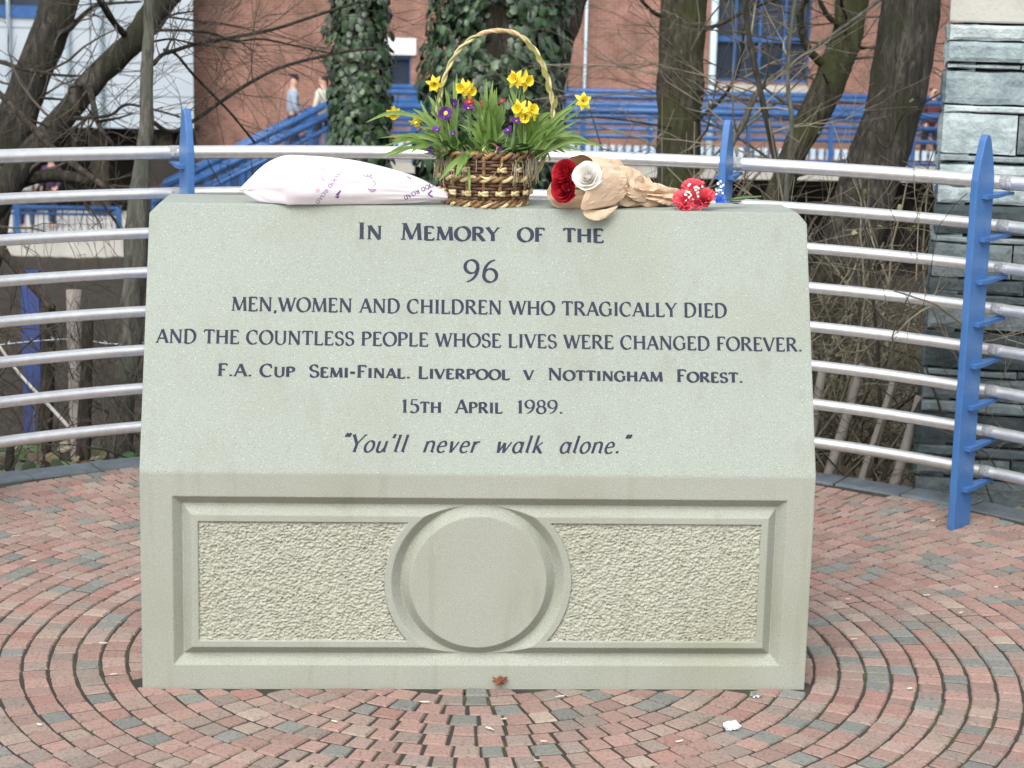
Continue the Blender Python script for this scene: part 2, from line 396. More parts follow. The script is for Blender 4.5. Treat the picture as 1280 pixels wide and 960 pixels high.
def relief(X0, X1, Z0, Z1):
    p = lambda x, y: onY(x, y, 0)
    zt = p(600, 623).z - .0235; zb = p(600, 831.5).z + .0235
    xl = p(216, 720).x + .0235; xr = p(980, 720).x - .0235
    cz = (zt + zb) / 2; Rv = (zt - zb) / 2; cx = p(598, 720).x
    a, lip, d = .0235, .0175, .026
    nx = int((X1 - X0) / .002); nz = int((Z1 - Z0) / .002)
    gx = np.linspace(X0, X1, nx + 1); gz = np.linspace(Z0, Z1, nz + 1)
    GX, GZ = np.meshgrid(gx, gz)
    drect = np.maximum(np.maximum(xl - GX, GX - xr), np.maximum(zb - GZ, GZ - zt))
    rr = np.hypot(GX - cx, GZ - cz); dc = np.abs(rr - Rv)
    inside = drect < 0
    dist = np.where(inside, np.minimum(-drect, dc), drect)
    depth = d * np.clip(1 - dist / a, 0, 1)
    rough = inside & (dist > a + lip) & (rr > Rv)
    disc = (rr < Rv)
    nzv = np.zeros_like(GX)
    idx = np.argwhere(rough)
    for j, i in idx:
        q = Vector((GX[j, i] * 102 + GZ[j, i] * 30, GZ[j, i] * 132 - GX[j, i] * 22, 3.0))
        v = .9 - 2.1 * abs(noise.noise(q)) + noise.noise(q * 1.9 + Vector((5, 1, 0))) * .75
        nzv[j, i] = .0085 - .0050 * v
    depth = np.where(rough, np.maximum(nzv, .001), depth)
    # slight unevenness of the dressed faces
    depth = depth + .0004 * np.sin(GX * 31 + 2) * np.sin(GZ * 23)
    ed = np.minimum(np.minimum(GX - X0, X1 - GX), np.minimum(GZ - Z0, Z1 - GZ))
    depth = np.where(ed < 1e-6, 0, depth)
    V = np.stack([GX, depth, GZ], -1).reshape(-1, 3)
    J, I = np.meshgrid(np.arange(nz), np.arange(nx), indexing='ij')
    q = np.stack([J * (nx + 1) + I, J * (nx + 1) + I + 1, (J + 1) * (nx + 1) + I + 1, (J + 1) * (nx + 1) + I], -1)
    rc = rough[:-1, :-1] & rough[1:, 1:]; dcx = disc[:-1, :-1]
    mx = (GX[:-1, :-1] < cx)
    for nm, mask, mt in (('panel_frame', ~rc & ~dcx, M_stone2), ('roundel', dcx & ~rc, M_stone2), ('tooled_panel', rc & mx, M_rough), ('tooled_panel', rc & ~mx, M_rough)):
        f = q[mask]; u, inv = np.unique(f, return_inverse=True)
        me = bpy.data.meshes.new(nm); me.from_pydata(V[u].tolist(), [], inv.reshape(-1, 4).tolist())
        me.polygons.foreach_set('use_smooth', [True] * len(f)); me.materials.append(mt); me.update()
        o = bpy.data.objects.new(nm, me); COL.objects.link(o); o.parent = mon; o.location = -mon.location
relief(X0, X1, Z0, Z1)

# ---- lettering: strokes of a broad pen
def arc(cx, cy, rx, ry, a0, a1, n=14): return [(cx + rx * math.cos(R(a0 + (a1 - a0) * k / n)), cy + ry * math.sin(R(a0 + (a1 - a0) * k / n))) for k in range(n + 1)]
def dot(x, y, r=.075): return ('d', x, y, r)
G = {   # name: (advance, [(points, weight)], [serif (x, y, halfwidth)])
 'A': (.76, [([(.06, 0), (.38, 1)], .62), ([(.38, 1), (.70, 0)], 1), ([(.18, .34), (.58, .34)], 1)], [(.06, 0, .10), (.70, 0, .11)]),
 'C': (.76, [(arc(.42, .5, .36, .5, 48, 312), 1), ([(.66, .87), (.67, .68)], .5)], []),
 'D': (.82, [([(.14, 0), (.14, 1)], 1), ([(.10, 1), (.32, 1)] + arc(.34, .5, .38, .5, 90, -90) + [(.10, 0)], 1)], [(.10, 0, .08), (.10, 1, .08)]),
 'E': (.62, [([(.14, 0), (.14, 1)], 1), ([(.10, .98), (.52, .98)], 1), ([(.14, .52), (.44, .52)], 1), ([(.10, .02), (.55, .02)], 1), ([(.52, 1), (.53, .84)], .5), ([(.55, 0), (.57, .18)], .5)], [(.10, 0, .08), (.10, 1, .08)]),
 'F': (.58, [([(.14, 0), (.14, 1)], 1), ([(.10, .98), (.52, .98)], 1), ([(.14, .52), (.43, .52)], 1), ([(.52, 1), (.53, .83)], .5)], [(.14, 0, .13), (.10, 1, .08)]),
 'G': (.84, [(arc(.42, .5, .36, .5, 48, 318), 1), ([(.70, .46), (.70, .08)], .95), ([(.66, .87), (.67, .70)], .5)], [(.69, .46, .12)]),
 'H': (.84, [([(.15, 0), (.15, 1)], 1), ([(.69, 0), (.69, 1)], 1), ([(.15, .52), (.69, .52)], 1)], [(.15, 0, .12), (.15, 1, .12), (.69, 0, .12), (.69, 1, .12)]),
 'I': (.36, [([(.18, 0), (.18, 1)], 1)], [(.18, 0, .12), (.18, 1, .12)]),
 'L': (.60, [([(.14, 0), (.14, 1)], 1), ([(.10, .02), (.54, .02)], 1), ([(.54, 0), (.56, .18)], .5)], [(.14, 1, .12), (.10, 0, .08)]),
 'M': (.98, [([(.12, 0), (.17, 1)], .55), ([(.17, 1), (.49, .04)], 1), ([(.49, .04), (.80, 1)], .55), ([(.80, 1), (.86, 0)], 1)], [(.12, 0, .11), (.86, 0, .11), (.13, 1, .08), (.84, 1, .08)]),
 'N': (.86, [([(.14, 0), (.14, 1)], .62), ([(.14, 1), (.71, 0)], 1), ([(.71, 0), (.71, 1)], .62)], [(.14, 0, .11), (.71, 1, .11), (.10, 1, .07)]),
 'O': (.88, [(arc(.44, .5, .38, .5, 0, 360, 24), 1)], []),
 'P': (.66, [([(.14, 0), (.14, 1)], 1), ([(.10, .98), (.30, .98)] + arc(.32, .74, .26, .24, 90, -90) + [(.14, .50)], 1)], [(.14, 0, .13), (.10, 1, .08)]),
 'R': (.76, [([(.14, 0), (.14, 1)], 1), ([(.10, .98), (.30, .98)] + arc(.32, .75, .25, .23, 90, -90) + [(.14, .52)], 1), ([(.34, .52), (.68, 0)], 1)], [(.14, 0, .12), (.10, 1, .08), (.69, 0, .09)]),
 'S': (.60, [(arc(.30, .745, .21, .245, 30, 250, 12) + arc(.30, .25, .23, .25, 80, -150, 14), .92), ([(.48, .90), (.49, .74)], .5), ([(.09, .26), (.10, .08)], .5)], []),
 'T': (.70, [([(.35, 0), (.35, 1)], 1), ([(.05, .98), (.65, .98)], 1), ([(.05, 1), (.04, .82)], .5), ([(.65, 1), (.66, .82)], .5)], [(.35, 0, .13)]),
 'U': (.82, [([(.15, 1), (.15, .32)] + arc(.42, .30, .27, .30, 180, 360, 12) + [(.69, 1)], .85)], [(.15, 1, .12), (.69, 1, .11)]),
 'V': (.76, [([(.06, 1), (.39, 0)], 1), ([(.39, 0), (.70, 1)], .6)], [(.06, 1, .10), (.70, 1, .10)]),
 'W': (1.08, [([(.06, 1), (.33, 0)], 1), ([(.33, 0), (.55, .95)], .6), ([(.55, .95), (.77, 0)], 1), ([(.77, 0), (1.02, 1)], .6)], [(.06, 1, .10), (1.02, 1, .10), (.53, .97, .08)]),
 'Y': (.72, [([(.05, 1), (.36, .48)], 1), ([(.66, 1), (.36, .48)], .6), ([(.36, .5), (.36, 0)], 1)], [(.05, 1, .09), (.66, 1, .09), (.36, 0, .12)]),
 '1': (.44, [([(.10, .84), (.24, .98), (.24, 0)], 1)], [(.24, 0, .12)]),
 '5': (.62, [([(.52, .97), (.18, .97), (.15, .58)], .8), (arc(.29, .31, .25, .31, 120, -140, 14), 1)], []),
 '6': (.66, [(arc(.62, .36, .52, .66, 100, 180, 10) + arc(.34, .30, .25, .30, 180, 540, 20), .85)], []),
 '8': (.62, [(arc(.31, .75, .20, .24, 0, 360, 18), .8), (arc(.31, .265, .25, .265, 0, 360, 18), .9)], []),
 '9': (.66, [(arc(.32, .70, .25, .30, 0, 360, 20), .85), (arc(.05, .66, .52, .66, 0, -80, 10), .85)], []),
 '.': (.26, [([(.13, .0), (.13, .14)], .85)], []), ',': (.26, [([(.15, .08), (.08, -.14)], 1)], []),
 '-': (.38, [([(.04, .40), (.32, .40)], 1.6)], []), ' ': (.34, [], []),
 # slanted small letters
 'y0': (.70, [([(.04, 1), (.34, .46), (.34, 0)], .9), ([(.64, 1), (.34, .46)], .6)], [(.04, 1, .07), (.64, 1, .07), (.34, 0, .09)]),
 'o': (.56, [(arc(.27, .32, .21, .32, 0, 360, 18), .8)], []), 'u': (.60, [([(.04, .58), (.10, .63), (.10, .20)] + arc(.26, .18, .16, .18, 180, 300, 8) + [(.45, .25), (.46, .64), (.46, .06), (.56, .03)], .8)], []),
 'l': (.32, [([(.06, .97), (.14, 1), (.14, .06), (.25, .03)], .85)], []), 'n': (.62, [([(.04, .58), (.11, .64), (.11, 0)], .85), ([(.11, .45)] + arc(.30, .44, .17, .20, 170, 20, 8) + [(.47, .35), (.47, .06), (.57, .03)], .8)], []),
 'e': (.52, [([(.07, .32), (.42, .38)] + arc(.25, .40, .17, .24, 0, 150, 10) + arc(.27, .30, .21, .30, 160, 320, 10), .75)], []),
 'v': (.54, [([(.03, .60), (.10, .63), (.22, 0)], .9), ([(.22, 0), (.46, .62)], .6)], []), 'r': (.44, [([(.04, .58), (.11, .64), (.11, 0)], .85), ([(.11, .42), (.24, .60), (.38, .62)], .9)], []),
 'w': (.80, [([(.03, .60), (.10, .63), (.20, 0)], .9), ([(.20, 0), (.38, .58)], .6), ([(.38, .58), (.48, 0)], .9), ([(.48, 0), (.72, .62)], .6)], []),
 'a': (.60, [(arc(.26, .31, .20, .31, 30, 330, 16), .8), ([(.46, .64), (.46, .06), (.56, .03)], .85)], []),
 'k': (.58, [([(.06, .97), (.13, 1), (.13, 0)], .85), ([(.13, .28), (.44, .62)], .6), ([(.22, .36), (.48, .02), (.56, .02)], .9)], []),
 "'": (.20, [([(.12, 1.04), (.08, .80)], .9)], []), '<': (.36, [([(.14, 1.08), (.08, .94), (.11, .86)], 1), ([(.28, 1.08), (.22, .94), (.25, .86)], 1)], []),
 '>': (.36, [([(.08, 1.08), (.12, 1.0), (.06, .86)], 1), ([(.22, 1.08), (.26, 1.0), (.20, .86)], 1)], []),
}
def strokes_text(chars, track, thick=.20, thin=.09, nib=20):
    """chars: list of (glyph, scale) -> list of quads [(x, y) x 4] and total width"""
    quads = []; x = 0
    def ww(dx, dy, wt):
        ph = math.atan2(dy, dx); return .5 * wt * (thin + (thick - thin) * abs(math.sin(ph - R(nib))))
    for g, sc in chars:
        adv, st, se = G[g]
        for pts, wt in st:
            P = [Vector((px * sc + x, py * sc)) for px, py in pts]; n = len(P); Lf, Rt = [], []
            for k in range(n):
                d = P[min(k + 1, n - 1)] - P[max(k - 1, 0)]
                d = d.normalized() if d.length > 1e-6 else Vector((1, 0)); nn = Vector((-d.y, d.x)); w = ww(d.x, d.y, wt)
                Lf.append(P[k] + nn * w); Rt.append(P[k] - nn * w)
            for k in range(n - 1): quads.append((Rt[k], Rt[k + 1], Lf[k + 1], Lf[k]))
        for sx, sy, hw in se:
            cxs, cys = sx * sc + x, sy * sc; s = 1 if sy < .5 else -1; t = .075; hw = hw * 1.22
            quads.append((Vector((cxs - hw * sc, cys)), Vector((cxs + hw * sc, cys)), Vector((cxs + hw * sc * .55, cys + s * t)), Vector((cxs - hw * sc * .55, cys + s * t))))
        x += adv * sc + track
    return quads, x - track
def inscribe(chars, pxl, pyl, pxr, pyr, cap, slant=0, track=.05, thick=.188, thin=.072):
    nrm = Vector((0, -(ZT - H1), YT)).normalized(); o0 = Vector((0, 0, H1))
    A, B = onplane(pxl, pyl, o0, nrm), onplane(pxr, pyr, o0, nrm); C = onplane(pxl, pyl - cap, o0, nrm)
    up = Vector((0, YT, ZT - H1)).normalized(); h = (C - A).dot(up)
    dx = (B - A); q, w = strokes_text(chars, track, thick, thin)
    sx = dx.length / w; dx.normalize(); b = MB()
    for k, quad in enumerate(q):
        lift = .0004 + .000006 * (k % 40)
        pts = [A + dx * ((p.x + slant * p.y) * sx) + up * (p.y * h) + nrm * lift for p in quad]
        nn = (pts[1] - pts[0]).cross(pts[2] - pts[0])
        b.poly(pts if nn.dot(nrm) > 0 else pts[::-1])
    return b.build('lettering', M_ink, mon, smooth=False)
def caps(s, small=.80):
    """upper-case letters full size, lower-case typed letters as small capitals"""
    return [(c.upper(), 1 if (c.isupper() or not c.isalpha()) else small) for c in s]
sp2 = lambda s: s.replace(' ', '  ')
inscribe(caps('In  Memory  of  the', .82), 447, 299, 755, 303.5, 21)
inscribe(caps('96'), 579, 352.5, 623, 352.8, 27.5, thick=.165, thin=.08)
inscribe(caps('MEN,WOMEN AND CHILDREN WHO TRAGICALLY DIED'), 289, 388.5, 909, 397, 17.5)
inscribe(caps('AND THE COUNTLESS PEOPLE WHOSE LIVES WERE CHANGED FOREVER.'), 195, 428.5, 1003, 439.5, 17.2)
inscribe(caps('F.A. Cup  Semi-Final. Liverpool  v  Nottingham  Forest.'), 272, 470, 929, 478.5, 15.5, thick=.20, thin=.10)
inscribe(caps('15th  April  1989.'), 501, 515.8, 704, 517.3, 16.8)
it = [(('y0' if c == 'Y' else c), 1.0) for c in "<You'll  never  walk  alone.>"]
inscribe(it, 424, 565, 784, 567, 22, slant=.30, track=.05, thick=.17, thin=.095)

# ================================================================== CURVED RAILING
RR = 2.56
rail = empty('curved_railing', (RC.x, RC.y + RR, 0), 'curved railing of eight horizontal steel tubes on pointed blue posts', 'railing')
def railing():
    zs = [1.168] + [1.164 - .1424 * k for k in range(1, 8)]
    for k, z in enumerate(zs):
        b = MB(); n = 120
        pts = [(RC.x + RR * math.cos(t), RC.y + RR * math.sin(t), z) for t in (R(-28) + R(236) * j / n for j in range(n + 1))]
        b.tube(pts, .0245 if k == 0 else .0205, 14); b.build('rail', M_steel, rail)
    a_p = post_angles()
    for a in a_p:
        er = Vector((math.cos(a), math.sin(a), 0)); et = Vector((-math.sin(a), math.cos(a), 0))
        b = MB(); r0, r1, th = 2.340, 2.448, .013; H = 1.335
        prof = [(r0, -.03), (r1, -.03), (r1, H - .15), (r1 - .018, H - .075), (r1 - .036, H - .018), (r1 - .048, H), (r0 + .045, H), (r0 + .033, H - .018), (r0 + .016, H - .075), (r0, H - .15)]
        A = b.add([RC + er * r + et * th + Vector((0, 0, z)) for r, z in prof]); B = b.add([RC + er * r - et * th + Vector((0, 0, z)) for r, z in prof])
        b.face(A); b.face(B[::-1])
        for i in range(len(prof)): j = (i + 1) % len(prof); b.face((A[i], B[i], B[j], A[j]))
        post = bm_fix(b.build('post', M_blue, rail, smooth=False))
        bv = post.modifiers.new('edge', 'BEVEL'); bv.width = .0035; bv.segments = 2; bv.limit_method = 'ANGLE'
        for k, z in enumerate(zs):
            b = MB(); zz = z - (.034 if k == 0 else .030)
            P = lambda r, t, h: RC + er * r + et * t + Vector((0, 0, h))
            rr_ = [(2.375, .034), (2.45, .030), (2.53, .017), (2.585, .012)]
            rings = []
            for r, w in rr_:
                tk = .009 if r < 2.5 else .006
                rings.append(b.add([P(r, -w, zz - tk), P(r, w, zz - tk), P(r, w, zz + .004), P(r, -w, zz + .004)]))
            for q in range(3):
                for i in range(4): j = (i + 1) % 4; b.face((rings[q][i], rings[q][j], rings[q + 1][j], rings[q + 1][i]))
            b.face(rings[0][::-1]); b.face(rings[-1])
            o = b.build('bracket', M_blue, rail, smooth=False); bm_fix(o)
            o.parent = post; o.location = (0, 0, 0)
            b = MB(); n = 7
            cc = [RC + Vector((math.cos(a + t), math.sin(a + t), 0)) * RR + Vector((0, 0, z)) for t in ((j - 3) / 3 * .009 for j in range(n))]
            rt = .0245 if k == 0 else .0205
            b.tube(cc, [rt * f for f in (1.005, 1.03, 1.05, 1.06, 1.05, 1.03, 1.005)], 14, wob=.05, seed=k + a * 10)
            o = b.build('weld', M_weld, rail); o.parent = post; o.location = (0, 0, 0)
def post_angles():
    out = []
    for px, py in ((233, 200), (908, 205), (1228, 230)):
        best = None
        for k in range(2000):
            a = R(15 + 150 * k / 2000); p = RC + Vector((math.cos(a), math.sin(a), 0)) * 2.395 + Vector((0, 0, 1.17)); d = p - CAM
            x = 640 + FPX * d.dot(CR) / d.dot(CF)
            if best is None or abs(x - px) < best[0]: best = (abs(x - px), a)
        out.append(best[1])
    print('POSTS', [round(math.degrees(a), 1) for a in out])
    st = out[0] - out[1]
    return out + [out[0] + (out[1] - out[2]) * 1.0, R(5), R(168)]
railing()

# ================================================================== FAR SIDE
YBLD = 44.0
def rect_on(b, px0, py0, px1, py1, Y, thick):
    """box on the wall plane at distance Y whose front covers the given photo rectangle"""
    a, c = onY(px0, py0, Y), onY(px1, py1, Y)
    b.box((min(a.x, c.x), Y, min(a.z, c.z)), (max(a.x, c.x), Y + thick, max(a.z, c.z)))
def brick_building():
    t = empty('brick_building', (4, YBLD, -4), 'red brick building wall behind the bare trees and blue footbridge', 'building')
    b = MB(); xl = onY(243, 80, YBLD).x; xr = onY(1500, 80, YBLD).x
    w0, w1 = onY(486, 70, YBLD), onY(513, 112, YBLD); v0, v1 = onY(893, -60, YBLD), onY(1010, 104, YBLD)
    # wall built as strips round its two window openings
    zt, zb = 9.0, -4.2
    def blk(x0, x1, z0, z1): b.box((x0, YBLD, z0), (x1, YBLD + .35, z1))
    blk(xl, w0.x, zb, zt); blk(w0.x, w1.x, w0.z, zt); blk(w0.x, w1.x, zb, w1.z)
    blk(w1.x, v0.x, zb, zt); blk(v0.x, v1.x, v0.z, zt); blk(v0.x, v1.x, zb, v1.z); blk(v1.x, xr, zb, zt)
    b.build('wall', M_brick, t, smooth=False)
    for (p0, p1, nx, nz) in ((w0, w1, 1, 1), (v0, v1, 4, 3)):
        b = MB(); f = .07; x0, x1, z0, z1 = p0.x, p1.x, p1.z, p0.z
        for k in range(nx + 1): x = x0 + (x1 - x0) * k / nx; b.box((max(x0, x - f / 2), YBLD + .08, z0), (min(x1, x + f / 2), YBLD + .16, z1))
        for k in range(nz + 1):
            z = z0 + (z1 - z0) * k / nz
            for q in range(nx): b.box((x0 + (x1 - x0) * q / nx + f / 2 + .001, YBLD + .082, max(z0, z - f)), (x0 + (x1 - x0) * (q + 1) / nx - f / 2 - .001, YBLD + .158, min(z1, z + f)))
        wn = b.build('window', M_blue2, t, smooth=False)
        g = MB(); g.box((x0, YBLD + .2, z0), (x1, YBLD + .22, z1)); o = g.build('pane', M_glass, t, smooth=False); o.parent = wn; o.location = (0, 0, 0)
    b = MB(); rect_on(b, 480, 47, 520, 69, YBLD - .06, .055); b.build('lintel', M_white, t, smooth=False)
    b = MB(); rect_on(b, 888, 105, 1015, 117, YBLD - .06, .055); b.build('sill', M_concrete, t, smooth=False)
    for px, y0, w, m in ((705, 58, .07, M_pipe), (735, -40, .035, M_pipe), (896, -40, .09, M_pipe)):
        b = MB(); p = onY(px, y0, YBLD - .12); b.tube([(p.x, p.y, -4), (p.x, p.y, p.z)], w, 8); b.build('drainpipe', m, t)
    b = MB(); b.box((xl, YBLD - .1, 9), (xr, YBLD + 8, 9.3)); b.build('roof', M_dark, t, smooth=False)
def clad_building():
    Y = YBLD - 1.5
    t = empty('clad_building', (-12, Y, -4), 'long white clad upper storey over a dark undercroft left of the brick wall', 'building')
    zb = onY(120, 160, Y).z; xr = onY(242, 80, Y).x; b = MB()
    zt = 1.75; x = xr; rows = [zb, zb + .78, zb + 1.56, zb + 2.34, 7.0]
    while x > -40:
        x0 = x - 2.45
        for a, c in zip(rows, rows[1:]): b.box((x0 + .012, Y, a + .01), (x - .012, Y + .12, c - .01))
        x = x0
    b.build('cladding', M_panel, t, smooth=False)
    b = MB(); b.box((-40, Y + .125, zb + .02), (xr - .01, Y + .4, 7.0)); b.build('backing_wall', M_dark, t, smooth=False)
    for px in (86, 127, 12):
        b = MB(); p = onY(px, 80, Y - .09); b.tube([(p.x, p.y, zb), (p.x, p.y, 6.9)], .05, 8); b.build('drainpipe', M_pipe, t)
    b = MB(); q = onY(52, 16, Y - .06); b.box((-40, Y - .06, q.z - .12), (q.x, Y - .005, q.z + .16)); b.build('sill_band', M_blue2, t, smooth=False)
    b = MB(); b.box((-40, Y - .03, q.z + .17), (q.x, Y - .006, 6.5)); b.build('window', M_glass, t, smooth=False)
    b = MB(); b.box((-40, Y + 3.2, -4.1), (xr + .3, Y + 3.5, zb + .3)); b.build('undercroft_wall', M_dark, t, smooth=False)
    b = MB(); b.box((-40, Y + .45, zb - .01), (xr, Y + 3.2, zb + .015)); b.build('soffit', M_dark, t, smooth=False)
    for px in (30, 125, 205):
        b = MB(); p = onY(px, 165, Y + .8); b.box((p.x - .22, Y + .6, -4.1), (p.x + .22, Y + 1.0, zb - .012)); b.build('column', M_bark, t, smooth=False)
brick_building(); clad_building()

YBR = 35.5
def bridge():
    zd = onY(650, 206, YBR).z
    t = empty('footbridge', (3, YBR + 1, zd), 'blue railed footbridge crossing in front of the brick building', 'footbridge')
    x0, x1 = onY(412, 200, YBR).x, onY(1420, 200, YBR).x
    b = MB(); b.box((onY(330, 200, YBR).x, YBR + .05, zd - .22), (x1, YBR + 2.6, zd)); b.build('deck', M_concrete, t, smooth=False)
    hz = [(onY(650, 118.5, YBR).z, .062), (onY(650, 136, YBR).z, .085), (onY(650, 151, YBR).z, .05), (onY(650, 168, YBR).z, .045), (onY(650, 196, YBR).z, .04)]
    for Y in (YBR, YBR + 2.5):
        for z, r in hz:
            b = MB(); b.tube([(x0, Y, z), (x1, Y, z)], r, 10); b.build('rail', M_blue2, t)
        x = x0; n = 0
        while x < x1:
            b = MB(); b.box((x - .05, Y - .045, zd + .002), (x + .05, Y + .045, hz[0][0] - .05)); b.build('post', M_blue2, t, smooth=False); x += 1.75
    b = MB(); z0, z1 = onY(650, 194, YBR).z, onY(650, 179, YBR).z; x = x0 + .06
    while x < x1:                                                    # mesh infill, its white glints put in as pale plates
        b.box((x, YBR - .012, z0 + .03), (x + .10, YBR + .012, z1)); x += .17
    b.build('infill_panel', M_pipe, t, smooth=False)
    for px in (470, 760, 1060, 1330):
        b = MB(); p = onY(px, 210, YBR + 1.3); b.box((p.x - .25, YBR + .9, -5.2), (p.x + .25, YBR + 1.6, zd - .222)); b.build('pier', M_dark, t, smooth=False)
    # ramp going down to the left
    r = empty('access_ramp', (onY(300, 220, YBR).x, YBR, -3), 'sloping ramp with double blue handrails going down left of the ivy', 'ramp')
    A, B = onY(414, 128, YBR - .3), onY(192, 240, YBR - .3)
    dn = (B - A)
    for off, rad in ((0, .075), (-.22, .085), (-.50, .05), (-.95, .045)):
        for dy in (0, 1.9):
            b = MB(); b.tube([A + Vector((0, dy, off)), B + Vector((0, dy, off))], rad, 10); b.build('rail', M_blue2, r)
    for dy in (0, 1.9):
        for k in range(9):
            p = A + dn * (k / 8) + Vector((0, dy, 0)); b = MB(); b.box((p.x - .045, p.y - .03, p.z - 1.3), (p.x + .045, p.y + .03, p.z - .08)); b.build('post', M_blue2, r, smooth=False)
    b = MB(); C = [A + Vector((0, .05, -1.15)), B + Vector((0, .05, -1.15)), B + Vector((0, 1.85, -1.15)), A + Vector((0, 1.85, -1.15))]
    b.hexa([c - Vector((0, 0, .2)) for c in C], C); bm_fix(b.build('ramp_slab', M_concrete, r, smooth=False))
    b = MB(); n = 60
    for k in range(n):
        p, q = A + dn * (k / n), A + dn * ((k + .45) / n); c = Vector((0, -.015, 0))
        b.hexa([p + Vector((0, 0, -.92)) + c, q + Vector((0, 0, -.92)) + c, q + Vector((0, 0, -.92)) - c, p + Vector((0, 0, -.92)) - c], [p + Vector((0, 0, -.55)) + c, q + Vector((0, 0, -.55)) + c, q + Vector((0, 0, -.55)) - c, p + Vector((0, 0, -.55)) - c])
    bm_fix(b.build('infill_panel', M_blue2, r, smooth=False))
    return zd
ZDECK = bridge()
def shade_wall():  # dark backing added so the space below the deck reads as shade
    x0, x1 = onY(150, 240, YBR).x, onY(1420, 240, YBR).x; b = MB(); o0 = (x0, YBR + 2.9, -6); rs = random.Random(2)
    x = x0
    while x < x1:
        x2 = min(x1, x + rs.uniform(1.5, 3)); b.box((x + .01, YBR + 2.9 + rs.uniform(0, .05), -6), (x2 - .01, YBR + 3.3, ZDECK - .26 - rs.uniform(0, .06))); x = x2
    o = b.build('shade_wall', M_dark, smooth=False, loc=o0); tag(o, 'added dark wall standing in for the shade below the footbridge deck', 'wall')
shade_wall()
YTR = 38.0
def terrace():
    zt = onY(70, 299, YTR).z; xr = onY(156, 300, YTR).x
    t = empty('terrace_wall', (xr - 5, YTR + 1, zt - 2), 'pale concrete terrace edge over a dark retaining wall on the far bank', 'wall')
    b = MB(); b.box((-40, YTR - .05, zt - .42), (xr, YTR + 6, zt)); b.build('slab_edge', M_concrete, t, smooth=False)
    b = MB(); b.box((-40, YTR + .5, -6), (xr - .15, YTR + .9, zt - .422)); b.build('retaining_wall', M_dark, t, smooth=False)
    f = empty('terrace_railing', (xr - 3, YTR + .2, zt), 'low blue metal railing with upright bars on the far terrace', 'railing')
    zh = onY(70, 260, YTR + .2).z; zl = onY(70, 293, YTR + .2).z; y = YTR + .2; xe = onY(147, 280, YTR).x
    for z, r in ((zh, .055), (zh - .13, .03), (zl, .035)):
        b = MB(); b.tube([(-24, y, z), (xe, y, z)], r, 8); b.build('rail', M_blue2, f)
    for k in range(9):
        x = xe - 2.22 * k; b = MB(); b.box((x - .06, y - .06, zt), (x + .06, y + .06, zh + .06)); b.build('post', M_blue2, f, smooth=False)
    b = MB(); x = xe - .15
    while x > -22: b.tube([(x, y, zl), (x, y, zh - .13)], .014, 4); x -= .135
    b.build('bars', M_blue2, f)
    return zt
ZTER = terrace()

